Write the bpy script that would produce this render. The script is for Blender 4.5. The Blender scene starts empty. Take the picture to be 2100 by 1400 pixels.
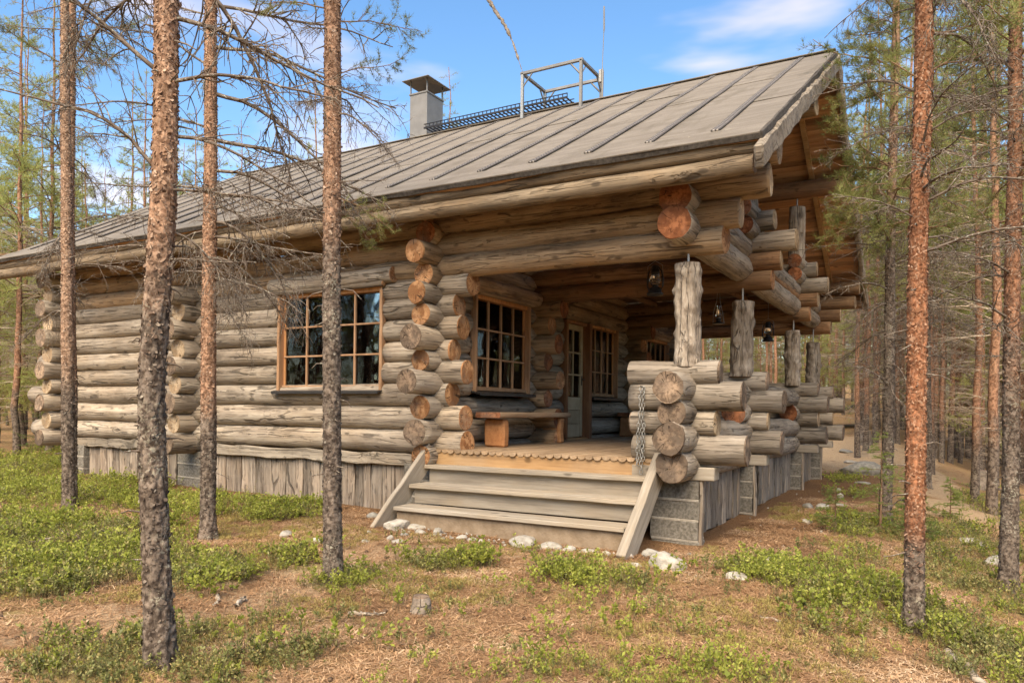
import bpy, math, random
import numpy as np
from mathutils import Matrix, Vector
from math import radians, sin, cos, pi

sc = bpy.context.scene
C = sc.collection
# ---------------------------------------------------------------- camera
cam = bpy.data.cameras.new('camera'); camo = bpy.data.objects.new('camera', cam); C.objects.link(camo)
cam.sensor_width = 36.0; cam.sensor_fit = 'HORIZONTAL'
cam.lens = 36.0 * 1543 / 2100
cam.shift_y = 137.6 / 2100
cam.clip_start = 0.05; cam.clip_end = 3000
camo.matrix_world = (Matrix.Translation((0, 0, 1.35)) @ Matrix.Rotation(radians(29.8), 4, 'Z')
                     @ Matrix.Rotation(radians(90), 4, 'X') @ Matrix.Rotation(radians(0.67), 4, 'Z'))
sc.camera = camo
# ---------------------------------------------------------------- sky, sun, exposure
SUN_EL, SUN_AZ = 48.0, 284.0      # azimuth of the sun measured from +X, counter-clockwise
wd = bpy.data.worlds.new('World'); sc.world = wd; wd.use_nodes = True
wn = wd.node_tree; wn.nodes.clear()
sky = wn.nodes.new('ShaderNodeTexSky'); sky.sky_type = 'NISHITA'; sky.sun_disc = False
sky.sun_elevation = radians(SUN_EL); sky.sun_rotation = radians(90 - SUN_AZ)
sky.altitude = 200; sky.air_density = 1.0; sky.dust_density = 0.5; sky.ozone_density = 2.2
bg = wn.nodes.new('ShaderNodeBackground'); bg.inputs['Strength'].default_value = 0.115
wo = wn.nodes.new('ShaderNodeOutputWorld')
tc = wn.nodes.new('ShaderNodeTexCoord')
mp = wn.nodes.new('ShaderNodeMapping'); mp.inputs['Scale'].default_value = (1.6, 1.6, 7.0)
mp.inputs['Rotation'].default_value = (0.05, 0.1, 0.4)
ns = wn.nodes.new('ShaderNodeTexNoise'); ns.inputs['Scale'].default_value = 2.1; ns.inputs['Detail'].default_value = 4.5
ns.inputs['Roughness'].default_value = 0.45
rp = wn.nodes.new('ShaderNodeMapRange'); rp.interpolation_type = 'SMOOTHSTEP'
rp.inputs['From Min'].default_value = 0.53; rp.inputs['From Max'].default_value = 0.74
rp.inputs['To Min'].default_value = 0.0; rp.inputs['To Max'].default_value = 0.6
mx = wn.nodes.new('ShaderNodeMix'); mx.data_type = 'RGBA'
wn.links.new(tc.outputs['Generated'], mp.inputs['Vector']); wn.links.new(mp.outputs[0], ns.inputs['Vector'])
wn.links.new(ns.outputs['Fac'], rp.inputs['Value']); wn.links.new(rp.outputs[0], mx.inputs['Factor'])
hsn = wn.nodes.new('ShaderNodeHueSaturation'); hsn.inputs['Saturation'].default_value = 1.22
wn.links.new(sky.outputs[0], hsn.inputs['Color']); wn.links.new(hsn.outputs[0], mx.inputs[6]); mx.inputs[7].default_value = (4.1, 3.7, 4.1, 1)
wn.links.new(mx.outputs[2], bg.inputs['Color']); wn.links.new(bg.outputs[0], wo.inputs['Surface'])
sun = bpy.data.lights.new('sun', 'SUN'); suno = bpy.data.objects.new('sun', sun); C.objects.link(suno)
sun.energy = 3.0; sun.angle = radians(50); sun.color = (1.0, 0.90, 0.77)
sd = Vector((cos(radians(SUN_EL)) * cos(radians(SUN_AZ)), cos(radians(SUN_EL)) * sin(radians(SUN_AZ)), sin(radians(SUN_EL))))
suno.rotation_euler = sd.to_track_quat('Z', 'Y').to_euler()
sc.view_settings.view_transform = 'Standard'; sc.view_settings.look = 'None'
sc.view_settings.exposure = 1.5; sc.view_settings.gamma = 1.0
sc.view_settings.use_white_balance = True; sc.view_settings.white_balance_temperature = 7400
sc.cycles.adaptive_threshold = 0.02
sc.cycles.max_bounces = 6; sc.cycles.diffuse_bounces = 4; sc.cycles.glossy_bounces = 3; sc.cycles.transmission_bounces = 6; sc.cycles.transparent_max_bounces = 10

# ================================================================ helpers
random.seed(7)
rng = np.random.default_rng(11)

def vnoise(p, seed=0):
    """value noise, p (n,3)"""
    p = np.asarray(p, float); i = np.floor(p).astype(np.int64); f = p - i; u = f * f * (3 - 2 * f)
    def hsh(a):
        n = (a[:, 0] * 374761393 + a[:, 1] * 668265263 + a[:, 2] * 2147483647 + seed * 1274126177) & 0xffffffff
        n = ((n ^ (n >> 13)) * 1274126177) & 0xffffffff
        n = ((n ^ (n >> 16)) * 2246822519) & 0xffffffff
        return ((n ^ (n >> 15)) & 0xffffff) / float(0xffffff)
    r = 0
    for dx in (0, 1):
        for dy in (0, 1):
            for dz in (0, 1):
                w = (u[:, 0] if dx else 1 - u[:, 0]) * (u[:, 1] if dy else 1 - u[:, 1]) * (u[:, 2] if dz else 1 - u[:, 2])
                r = r + w * hsh(i + np.array([dx, dy, dz]))
    return r * 2 - 1

def fbm(p, seed=0, oct=4):
    p = np.asarray(p, float); r = 0; a = 1
    for k in range(oct):
        r = r + a * vnoise(p * 2 ** k, seed + k * 17); a *= .5
    return r

def ground_h(x, y):
    x = np.asarray(x, float); y = np.asarray(y, float)
    z = .015 * np.clip(-x - 4, 0, 14) - .14 * np.clip(x + .8, 0, 1.6) - .38 * np.clip(x - .8, 0, 6)
    s = np.clip((0.9 - x) / 2.6, 0, 1); s = s * s * (3 - 2 * s)
    s2 = np.clip((x + 22) / 10, 0, 1)
    z = z + .065 * np.clip(y - 16.8, 0, 25) * s * (.25 + .75 * s2)
    z = z + .05 * np.clip(np.hypot(x, y) - 46, 0, 90)
    p = np.stack([x.ravel() * .45, y.ravel() * .45, np.zeros(x.size)], 1)
    n = fbm(p, 3, 3).reshape(x.shape)
    hx = np.clip(np.maximum(np.abs(x + 7.8) - 6.6, np.abs(y - 11.6) - 5.6) / 2.0, 0, 1)
    return z + n * .045 * hx + .012 * fbm(np.stack([x.ravel() * 2.2, y.ravel() * 2.2, np.zeros(x.size)], 1), 5, 2).reshape(x.shape)

def gz(x, y): return float(ground_h(np.array([x]), np.array([y]))[0])

# ---- material helper
def nt(name):
    m = bpy.data.materials.new(name); m.use_nodes = True
    t = m.node_tree; t.nodes.clear()
    o = t.nodes.new('ShaderNodeOutputMaterial'); b = t.nodes.new('ShaderNodeBsdfPrincipled')
    t.links.new(b.outputs[0], o.inputs[0]); return m, t, b, o
class N:
    def __init__(s, t): s.t = t
    def n(s, kind, **kw):
        x = s.t.nodes.new('ShaderNode' + kind)
        for k, v in kw.items():
            if k.startswith('i_'):
                x.inputs[k[2:].replace('_', ' ')].default_value = v
            else: setattr(x, k, v)
        return x
    def l(s, a, b): s.t.links.new(a, b)
    def math(s, op, a, b=None, c=None):
        x = s.n('Math', operation=op)
        for i, v in enumerate((a, b, c)):
            if v is None: continue
            if isinstance(v, (int, float)): x.inputs[i].default_value = v
            else: s.l(v, x.inputs[i])
        return x.outputs[0]
    def mix(s, fac, a, b, blend='MIX'):
        x = s.n('Mix', data_type='RGBA', blend_type=blend)
        for i, v in ((0, fac), (6, a), (7, b)):
            if isinstance(v, (int, float)): x.inputs[i].default_value = v
            elif isinstance(v, tuple): x.inputs[i].default_value = (*v, 1) if len(v) == 3 else v
            else: s.l(v, x.inputs[i])
        return x.outputs[2]
    def range(s, v, a, b, c=0., d=1.):
        x = s.n('MapRange', interpolation_type='SMOOTHSTEP')
        s.l(v, x.inputs[0])
        for i, q in enumerate((a, b, c, d)): x.inputs[i + 1].default_value = q
        return x.outputs[0]
    def ramp(s, v, stops):
        x = s.n('ValToRGB'); s.l(v, x.inputs[0]); e = x.color_ramp.elements
        while len(e) < len(stops): e.new(.5)
        for q, (p, c) in zip(e, stops): q.position = p; q.color = (*c, 1)
        return x.outputs[0]
    def noise(s, vec, scale, detail=4, rough=.55, dist=0.):
        x = s.n('TexNoise'); x.inputs['Scale'].default_value = scale; x.inputs['Detail'].default_value = detail
        x.inputs['Roughness'].default_value = rough; x.inputs['Distortion'].default_value = dist
        s.l(vec, x.inputs['Vector']); return x.outputs['Fac']
    def mapping(s, vec, scale=(1, 1, 1), loc=(0, 0, 0), rot=(0, 0, 0)):
        x = s.n('Mapping'); x.inputs['Scale'].default_value = scale; x.inputs['Location'].default_value = loc
        x.inputs['Rotation'].default_value = rot; s.l(vec, x.inputs['Vector']); return x.outputs[0]
    def bump(s, h, strength=.4, dist=.01, nrm=None):
        x = s.n('Bump'); x.inputs['Strength'].default_value = strength; x.inputs['Distance'].default_value = dist
        s.l(h, x.inputs['Height'])
        if nrm is not None: s.l(nrm, x.inputs['Normal'])
        return x.outputs[0]

def rand_coord(q, spread=40.):
    tcn = q.n('TexCoord'); oi = q.n('ObjectInfo')
    off = q.n('CombineXYZ'); 
    q.l(q.math('MULTIPLY', oi.outputs['Random'], spread), off.inputs[0])
    q.l(q.math('MULTIPLY', oi.outputs['Random'], spread * .37), off.inputs[1])
    q.l(q.math('MULTIPLY', oi.outputs['Random'], spread * .71), off.inputs[2])
    v = q.n('VectorMath', operation='ADD'); q.l(tcn.outputs['Object'], v.inputs[0]); q.l(off.outputs[0], v.inputs[1])
    return tcn.outputs['Object'], v.outputs[0], oi.outputs['Random']

def wood_mat(name, dark, mid, light, warm, warm_amt=.35, rough=.85, axis=0, grain=16., crack=True, bumpd=.012, var=.5, along=.7):
    """weathered timber, grain along the local axis"""
    m, t, b, o = nt(name); q = N(t)
    raw, v, rnd = rand_coord(q)
    sc1 = [grain] * 3; sc1[axis] = along
    sc2 = [5.] * 3; sc2[axis] = 1.3
    sc3 = [grain * 3] * 3; sc3[axis] = 2.2
    g1 = q.noise(q.mapping(v, tuple(sc1)), 1., 9, .7, .3)
    g3 = q.noise(q.mapping(v, tuple(sc3)), 1., 3, .6)
    pz = q.noise(q.mapping(v, tuple(sc2)), .8, 4, .6, .4)
    big = q.noise(v, 1.2, 3, .55)
    tone = q.math('ADD', q.math('MULTIPLY', g1, .55), q.math('MULTIPLY', pz, .45))
    col = q.ramp(tone, [(.35, tuple(.8 * c for c in dark)), (.42, tuple(.65 * c + .35 * d for c, d in zip(dark, mid))), (.50, mid), (.60, tuple(.35 * c + .65 * d for c, d in zip(mid, light))), (.70, light)])
    if not crack: col = q.ramp(tone, [(.34, tuple(.9 * c for c in dark)), (.44, tuple(.5 * (c + d) for c, d in zip(dark, mid))), (.52, mid), (.66, light)])
    col = q.mix(q.math('MULTIPLY', q.range(big, .42, .68), warm_amt), col, warm)
    # fine fibre streaks
    col = q.mix(q.range(g3, .5, .66, 0, .42 if crack else .28), col, tuple(.65 * c for c in dark))
    # knots
    vk = q.n('TexVoronoi', feature='F1'); vk.inputs['Scale'].default_value = 1.
    sk = [4.5] * 3; sk[axis] = 2.2
    q.l(q.mapping(v, tuple(sk)), vk.inputs['Vector'])
    kn = q.range(vk.outputs['Distance'], .07, .16, 1., 0.)
    col = q.mix(q.math('MULTIPLY', kn, .75), col, tuple(c * .45 for c in dark))
    hgt = q.math('ADD', q.math('MULTIPLY', g1, .6), q.math('MULTIPLY', g3, .3))
    if crack:
        cr = None
        for sca, lon, wd_, sd_ in ((6.5, .22, .022, .0), (14., .7, .03, 5.3)):
            sc4 = [sca] * 3; sc4[axis] = lon
            vm = q.n('VectorMath', operation='ADD'); nz = q.n('TexNoise'); nz.inputs['Scale'].default_value = 2.2; q.l(v, nz.inputs['Vector'])
            sm2 = q.n('VectorMath', operation='SCALE'); sm2.inputs['Scale'].default_value = .22; q.l(nz.outputs['Color'], sm2.inputs[0])
            q.l(q.mapping(v, tuple(sc4), loc=(sd_, sd_, sd_)), vm.inputs[0]); q.l(sm2.outputs[0], vm.inputs[1])
            ve = q.n('TexVoronoi', feature='DISTANCE_TO_EDGE'); ve.inputs['Scale'].default_value = 1.; q.l(vm.outputs[0], ve.inputs['Vector'])
            c1 = q.math('MULTIPLY', q.range(ve.outputs['Distance'], wd_ * .35, wd_, 1., 0.), q.range(q.noise(v, 2.6 + sd_, 3), .44, .53))
            cr = c1 if cr is None else q.math('MAXIMUM', cr, q.math('MULTIPLY', c1, .7))
        col = q.mix(q.math('MULTIPLY', cr, .7), col, tuple(.3 * c for c in dark))
        hgt = q.math('SUBTRACT', hgt, q.math('MULTIPLY', cr, 1.2))
        stn = q.math('MULTIPLY', q.range(q.noise(q.mapping(v, tuple(1.2 if k == axis else 4. for k in range(3))), 1.3, 5, .7), .54, .72), .55)
        col = q.mix(stn, col, tuple(.5 * c for c in dark))
    br = q.math('ADD', 1 - var / 2, q.math('MULTIPLY', rnd, var))
    hs = q.n('HueSaturation'); q.l(col, hs.inputs['Color']); q.l(br, hs.inputs['Value'])
    q.l(hs.outputs[0], b.inputs['Base Color'])
    b.inputs['Roughness'].default_value = rough; b.inputs['Specular IOR Level'].default_value = .25
    q.l(q.bump(hgt, .9, bumpd), b.inputs['Normal'])
    return m

def end_mat(name, c1, c2, dark):
    """sawn end grain: rings and drying cracks about the local X axis"""
    m, t, b, o = nt(name); q = N(t)
    raw, v, rnd = rand_coord(q)
    sep = q.n('SeparateXYZ'); q.l(raw, sep.inputs[0])
    oy = q.math('ADD', sep.outputs[1], q.math('MULTIPLY', q.math('SUBTRACT', rnd, .5), .05))
    oz = q.math('ADD', sep.outputs[2], q.math('MULTIPLY', q.math('SUBTRACT', q.math('FRACT', q.math('MULTIPLY', rnd, 7.3)), .5), .05))
    rad = q.math('SQRT', q.math('ADD', q.math('MULTIPLY', oy, oy), q.math('MULTIPLY', oz, oz)))
    wob = q.noise(v, 9., 3)
    rr = q.math('ADD', rad, q.math('MULTIPLY', wob, .022))
    rings = q.math('SINE', q.math('MULTIPLY', rr, 520.))
    n1 = q.noise(v, 22., 5, .65)
    blot = q.noise(v, 6., 4, .6)
    col = q.mix(q.range(blot, .42, .58), tuple(.62 * c for c in c1), c2)
    col = q.mix(q.math('MULTIPLY', q.range(q.noise(v, 3.1, 3, .6), .46, .6), .55), col, (.20, .15, .11))
    col = q.mix(q.math('MULTIPLY', q.range(rings, -.2, 1.), .22), col, dark)
    col = q.mix(q.range(n1, .47, .64, 0, .7), col, dark)
    ang = q.math('ARCTAN2', oy, oz)
    ca = q.n('CombineXYZ'); q.l(q.math('MULTIPLY', ang, 1.5), ca.inputs[0]); q.l(q.math('MULTIPLY', rnd, 91.), ca.inputs[1]); q.l(q.math('MULTIPLY', rad, 4.), ca.inputs[2])
    cn = q.noise(ca.outputs[0], 1., 1, .4)
    wid = q.math('ADD', .003, q.math('MULTIPLY', rad, .085))
    cr = q.math('LESS_THAN', q.math('ABSOLUTE', q.math('SUBTRACT', cn, .5)), wid)
    ca2 = q.math('MULTIPLY', cr, q.range(q.noise(v, 5., 1), .38, .48))
    col = q.mix(q.math('MULTIPLY', ca2, .8), col, (.02, .013, .008))
    edge = q.range(rad, .10, .15, 0, .55)
    col = q.mix(edge, col, tuple(.55 * c for c in c1))
    hs = q.n('HueSaturation'); q.l(col, hs.inputs['Color'])
    q.l(q.math('ADD', .72, q.math('MULTIPLY', q.math('FRACT', q.math('MULTIPLY', rnd, 3.7)), .5)), hs.inputs['Value'])
    q.l(hs.outputs[0], b.inputs['Base Color']); b.inputs['Roughness'].default_value = .9
    b.inputs['Specular IOR Level'].default_value = .15
    q.l(q.bump(q.math('SUBTRACT', n1, q.math('MULTIPLY', ca2, .8)), .7, .006), b.inputs['Normal'])
    return m

def plain_mat(name, c1, c2, scale=8., rough=.7, metal=0., bumpd=.003, spec=.4, detail=5):
    m, t, b, o = nt(name); q = N(t)
    raw, v, rnd = rand_coord(q)
    n1 = q.noise(v, scale, detail, .6)
    col = q.mix(q.range(n1, .3, .7), c1, c2)
    hs = q.n('HueSaturation'); q.l(col, hs.inputs['Color']); q.l(q.math('ADD', .9, q.math('MULTIPLY', rnd, .2)), hs.inputs['Value'])
    q.l(hs.outputs[0], b.inputs['Base Color'])
    b.inputs['Roughness'].default_value = rough; b.inputs['Metallic'].default_value = metal; b.inputs['Specular IOR Level'].default_value = spec
    q.l(q.bump(q.noise(v, scale * 6, 3), .5, bumpd), b.inputs['Normal'])
    return m

M = {}
M['log'] = wood_mat('weathered_log', (.165, .127, .092), (.315, .255, .19), (.47, .40, .31), (.36, .26, .16), .35)
M['warm'] = wood_mat('sheltered_log', (.15, .097, .056), (.315, .215, .126), (.48, .35, .22), (.37, .22, .108), .55)
M['eave'] = wood_mat('eave_log', (.12, .085, .055), (.25, .185, .118), (.39, .30, .20), (.28, .18, .095), .5)
M['kelo'] = wood_mat('silver_log', (.15, .12, .09), (.29, .24, .185), (.42, .36, .285), (.33, .25, .16), .3)
M['post'] = wood_mat('gnarled_post', (.13, .10, .072), (.31, .25, .19), (.52, .45, .36), (.33, .24, .15), .3, grain=15, bumpd=.03, along=4.5)
M['dark'] = wood_mat('porch_beam', (.14, .075, .038), (.26, .15, .078), (.37, .225, .12), (.30, .145, .068), .6)
M['end_o'] = end_mat('orange_end_grain', (.52, .25, .11), (.60, .33, .16), (.26, .10, .04))
M['end_g'] = end_mat('grey_end_grain', (.25, .18, .125), (.36, .25, .165), (.10, .065, .045))
M['end_p'] = end_mat('pale_end_grain', (.50, .36, .22), (.56, .42, .27), (.30, .18, .09))
M['end_d'] = end_mat('dark_red_end_grain', (.36, .13, .055), (.46, .18, .08), (.16, .055, .025))
M['board'] = wood_mat('grey_board', (.19, .155, .115), (.30, .25, .19), (.40, .34, .26), (.33, .24, .15), .3, var=.4)
M['slab'] = wood_mat('slab_board', (.15, .116, .088), (.27, .22, .168), (.37, .31, .245), (.29, .205, .135), .45, axis=2, grain=14, var=.6)
M['step'] = wood_mat('step_plank', (.215, .175, .13), (.33, .28, .215), (.44, .385, .31), (.37, .28, .18), .4, crack=False, var=.2, bumpd=.004)
M['fascia'] = wood_mat('fresh_plank', (.25, .135, .058), (.39, .23, .105), (.50, .32, .16), (.36, .25, .15), .5, crack=False, var=.15, bumpd=.004)
M['deck'] = wood_mat('deck_plank', (.22, .145, .085), (.34, .235, .145), (.44, .32, .205), (.37, .23, .12), .4, axis=1, crack=False, var=.3, bumpd=.004)
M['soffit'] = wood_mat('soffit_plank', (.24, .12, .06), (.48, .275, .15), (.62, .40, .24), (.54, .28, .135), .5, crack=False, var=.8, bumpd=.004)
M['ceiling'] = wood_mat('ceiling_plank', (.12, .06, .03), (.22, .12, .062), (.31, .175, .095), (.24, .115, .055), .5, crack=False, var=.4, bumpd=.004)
M['frame'] = wood_mat('window_frame_wood', (.32, .14, .055), (.50, .245, .10), (.60, .33, .15), (.42, .175, .065), .5, axis=2, crack=False, bumpd=.003, var=.2)
M['jamb'] = wood_mat('reddish_jamb', (.17, .075, .035), (.28, .135, .065), (.36, .19, .095), (.22, .09, .04), .5, axis=2, crack=False, bumpd=.003, var=.2)
M['trim'] = wood_mat('pale_trim', (.26, .145, .075), (.39, .225, .125), (.48, .305, .18), (.38, .2, .095), .4, axis=2, crack=False, bumpd=.003, var=.2)
M['bench'] = wood_mat('bench_wood', (.26, .11, .045), (.42, .20, .085), (.52, .28, .13), (.36, .14, .05), .5, crack=False, bumpd=.004, var=.2)
M['seat'] = wood_mat('bench_seat', (.22, .14, .08), (.38, .265, .165), (.5, .37, .25), (.4, .22, .11), .5, crack=False, bumpd=.006, var=.2)
M['doorpaint'] = plain_mat('grey_door_paint', (.36, .28, .17), (.44, .35, .225), 5, .8, 0., .003, .15)
M['iron'] = plain_mat('black_iron', (.02, .018, .017), (.035, .03, .028), 14, .45, .3)
M['galv'] = plain_mat('galvanised_steel', (.32, .31, .28), (.42, .41, .38), 30, .5, .75)
M['steel'] = plain_mat('painted_steel', (.17, .16, .145), (.23, .215, .195), 6, .55, .2)
M['chimney'] = plain_mat('grey_sheet_metal', (.20, .185, .165), (.245, .228, .205), 4, .5, .15, .002)
M['sillm'] = plain_mat('dark_sill_metal', (.035, .032, .03), (.055, .05, .046), 6, .4, .3)
M['cblock'] = plain_mat('concrete_block', (.12, .105, .083), (.25, .225, .185), 34, .95, 0, .02, .1)
M['mortar'] = plain_mat('mortar', (.27, .235, .185), (.38, .335, .27), 30, .95, 0, .01, .1)
M['stepbase'] = plain_mat('stained_concrete', (.23, .165, .105), (.33, .25, .17), 7, .95, 0, .01, .1)
M['curtain'] = plain_mat('brown_curtain', (.11, .06, .035), (.17, .10, .06), 6, .95)
M['white'] = plain_mat('white_paint', (.66, .60, .53), (.74, .69, .62), 6, .6)
M['interior'] = plain_mat('interior_floor', (.10, .06, .035), (.15, .09, .05), 3, .6)
M['rock'] = plain_mat('pale_stone', (.30, .265, .21), (.50, .455, .38), 14, .9, 0, .03, .2, 8)
M['rock2'] = plain_mat('grey_stone', (.19, .175, .145), (.34, .315, .265), 14, .9, 0, .02, .2, 8)
M['stick'] = wood_mat('bleached_stick', (.28, .22, .16), (.44, .37, .28), (.56, .49, .39), (.4, .3, .2), .3, var=.2)

def glass():
    m, t, b, o = nt('window_glass'); t.nodes.remove(b); q = N(t)
    tr = q.n('BsdfTransparent'); tr.inputs[0].default_value = (.86, .88, .86, 1)
    gl = q.n('BsdfGlossy'); gl.inputs['Roughness'].default_value = .015
    fr = q.n('Fresnel'); fr.inputs['IOR'].default_value = 1.55
    geo = q.n('TexCoord')
    q.l(q.bump(q.noise(geo.outputs['Object'], 2.2, 2), .12, .02), gl.inputs['Normal'])
    ms = q.n('MixShader'); q.l(fr.outputs[0], ms.inputs[0]); q.l(tr.outputs[0], ms.inputs[1]); q.l(gl.outputs[0], ms.inputs[2])
    q.l(ms.outputs[0], o.inputs[0]); return m
M['glass'] = glass()
def lampglass():
    m, t, b, o = nt('lamp_glass'); b.inputs['Transmission Weight'].default_value = 1.; b.inputs['Roughness'].default_value = .02
    b.inputs['IOR'].default_value = 1.45; return m
M['lampglass'] = lampglass()

def felt():
    m, t, b, o = nt('roof_felt'); q = N(t)
    raw, v, rnd = rand_coord(q)
    n1 = q.noise(v, 60., 4, .7); n2 = q.noise(q.mapping(v, (1, 4, 1)), 1.6, 4, .6)
    col = q.mix(q.range(n2, .3, .7), (.165, .138, .108), (.225, .192, .154))
    col = q.mix(q.range(n1, .4, .8, 0, .4), col, (.085, .073, .058))
    stn = q.range(q.noise(q.mapping(v, (3.0, .8, 1)), 1.0, 5, .65), .52, .66, 0, .45); col = q.mix(stn, col, (.11, .092, .066))
    spots = q.range(q.noise(v, 7., 2, .4), .73, .76)
    col = q.mix(q.math('MULTIPLY', spots, .6), col, (.30, .26, .19))
    q.l(col, b.inputs['Base Color']); b.inputs['Roughness'].default_value = .9; b.inputs['Specular IOR Level'].default_value = .2
    q.l(q.bump(q.math('ADD', n1, q.math('MULTIPLY', n2, .6)), .5, .006), b.inputs['Normal']); return m
M['felt'] = felt()
def strip():
    m, t, b, o = nt('roof_seam_strip'); q = N(t)
    raw, v, rnd = rand_coord(q)
    sep = q.n('SeparateXYZ'); q.l(raw, sep.inputs[0])
    fx = q.math('SUBTRACT', q.math('FRACT', q.math('MULTIPLY', sep.outputs[1], 1 / .065)), .5)
    dx = q.math('MULTIPLY', fx, .065)
    dy = q.math('SUBTRACT', q.math('ABSOLUTE', sep.outputs[0]), .018)
    d = q.math('SQRT', q.math('ADD', q.math('MULTIPLY', dx, dx), q.math('MULTIPLY', dy, dy)))
    dot = q.math('LESS_THAN', d, .010)
    col = q.mix(q.range(q.noise(v, 40., 4), .3, .7), (.052, .044, .037), (.088, .075, .064))
    col = q.mix(dot, col, (.34, .30, .26)); q.l(col, b.inputs['Base Color']); b.inputs['Roughness'].default_value = .85
    return m
M['strip'] = strip()
M['feltedge'] = plain_mat('dark_felt_edge', (.05, .042, .035), (.11, .095, .08), 22, .9, 0, .01, .2)

def bark_mat():
    m, t, b, o = nt('pine_bark'); q = N(t)
    raw, v, rnd = rand_coord(q)
    at = q.n('Attribute', attribute_name='orange'); cel = q.n('Attribute', attribute_name='cell')
    n1 = q.noise(v, 26., 5, .65); n2 = q.noise(v, 5., 4, .6); n3 = q.noise(q.mapping(v, (60, 60, 20)), 1., 4, .6)
    low = q.mix(q.range(n1, .38, .62), (.06, .043, .032), (.20, .155, .118))
    red = q.n('Attribute', attribute_name='red').outputs['Fac']
    hi = q.mix(red, q.mix(q.range(n1, .38, .62), (.15, .088, .055), (.40, .265, .175)), q.mix(q.range(n1, .38, .62), (.135, .052, .025), (.34, .148, .075)))
    hi = q.mix(q.range(n3, .5, .75, 0, .6), hi, (.50, .33, .22))
    f = q.range(q.math('ADD', at.outputs['Fac'], q.math('MULTIPLY', q.math('SUBTRACT', n2, .5), .9)), .3, .7)
    col = q.mix(f, low, hi)
    hs = q.n('HueSaturation'); q.l(col, hs.inputs['Color']); q.l(q.math('ADD', .6, q.math('MULTIPLY', cel.outputs['Fac'], .8)), hs.inputs['Value'])
    lich = q.math('MULTIPLY', q.range(q.noise(v, 60., 3, .6), .5, .62), q.range(n2, .5, .66))
    lich = q.math('MULTIPLY', lich, q.math('SUBTRACT', .95, q.math('MULTIPLY', f, .8)))
    col = q.mix(lich, hs.outputs[0], (.34, .31, .23))
    q.l(col, b.inputs['Base Color']); b.inputs['Roughness'].default_value = .92; b.inputs['Specular IOR Level'].default_value = .15
    q.l(q.bump(q.math('ADD', n1, q.math('MULTIPLY', n3, .5)), .8, .012), b.inputs['Normal']); return m
M['bark'] = bark_mat()
def flake_mat():
    m, t, b, o = nt('bark_flake'); q = N(t)
    geo = q.n('NewGeometry'); r = geo.outputs['Random Per Island']
    at = q.n('Attribute', attribute_name='orange')
    red = q.n('Attribute', attribute_name='red').outputs['Fac']
    hi2 = q.ramp(r, [(0, (.12, .07, .044)), (.35, (.25, .155, .10)), (.8, (.37, .25, .168)), (1, (.47, .345, .255))])
    hi = q.ramp(r, [(0, (.12, .05, .026)), (.35, (.22, .10, .052)), (.8, (.31, .155, .085)), (1, (.42, .265, .175))])
    lo = q.ramp(r, [(0, (.06, .044, .034)), (.4, (.115, .087, .066)), (.9, (.185, .145, .112)), (1, (.29, .25, .19))])
    q.l(q.mix(at.outputs['Fac'], lo, q.mix(red, hi2, hi)), b.inputs['Base Color']); b.inputs['Roughness'].default_value = .9
    b.inputs['Specular IOR Level'].default_value = .15; return m
M['flake'] = flake_mat()
def twig_mat(name, c1, c2, c3):
    m, t, b, o = nt(name); q = N(t); raw, v, rnd = rand_coord(q)
    col = q.mix(q.range(q.noise(v, 12., 4), .35, .65), c1, c2)
    col = q.mix(q.range(q.noise(v, 45., 2), .58, .64, 0, .8), col, c3)
    q.l(col, b.inputs['Base Color']); b.inputs['Roughness'].default_value = .9; b.inputs['Specular IOR Level'].default_value = .15; return m
M['twig'] = twig_mat('dead_twig', (.095, .07, .052), (.20, .155, .118), (.36, .34, .27))
M['twig_b'] = twig_mat('forest_twig', (.24, .18, .125), (.42, .33, .235), (.55, .47, .36))
M['livewood'] = twig_mat('live_twig', (.16, .09, .05), (.26, .16, .095), (.3, .24, .17))
def leaf_mat(name, stops, trans=.35, isl=True, rough=.55, noise_s=3.):
    m, t, b, o = nt(name); q = N(t)
    geo = q.n('NewGeometry'); oi = q.n('ObjectInfo')
    r = q.math('ADD', q.math('MULTIPLY', geo.outputs['Random Per Island'], .55), q.math('MULTIPLY', oi.outputs['Random'], .45))
    col = q.ramp(r, stops)
    q.l(col, b.inputs['Base Color']); b.inputs['Roughness'].default_value = rough; b.inputs['Specular IOR Level'].default_value = .25
    tl = q.n('BsdfTranslucent'); q.l(col, tl.inputs[0])
    ms = q.n('MixShader'); ms.inputs[0].default_value = trans; q.l(b.outputs[0], ms.inputs[1]); q.l(tl.outputs[0], ms.inputs[2])
    q.l(ms.outputs[0], o.inputs[0]); return m
M['needle'] = leaf_mat('pine_needle', [(0, (.12, .14, .038)), (.5, (.24, .26, .075)), (1, (.40, .39, .14))], .4)
M['needle_b'] = leaf_mat('forest_needle', [(0, (.21, .24, .065)), (.5, (.40, .42, .13)), (1, (.58, .56, .22))], .5)
M['spruce'] = leaf_mat('spruce_needle', [(0, (.07, .12, .03)), (.5, (.16, .24, .05)), (1, (.34, .42, .09))], .35)
M['bilberry'] = leaf_mat('bilberry_leaf', [(0, (.14, .17, .03)), (.5, (.32, .35, .06)), (1, (.53, .51, .125))], .4)
M['lingon'] = leaf_mat('lingonberry_leaf', [(0, (.085, .10, .03)), (.45, (.20, .205, .065)), (.8, (.36, .315, .115)), (1, (.38, .235, .11))], .25, rough=.45)
M['drytuft'] = leaf_mat('dry_moss_tuft', [(0, (.22, .17, .05)), (.5, (.36, .28, .09)), (1, (.46, .38, .15))], .3, rough=.9)
M['litter'] = leaf_mat('fallen_needles', [(0, (.12, .058, .026)), (.35, (.34, .185, .09)), (.7, (.54, .335, .18)), (1, (.74, .57, .38))], .1, rough=.9)
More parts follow.
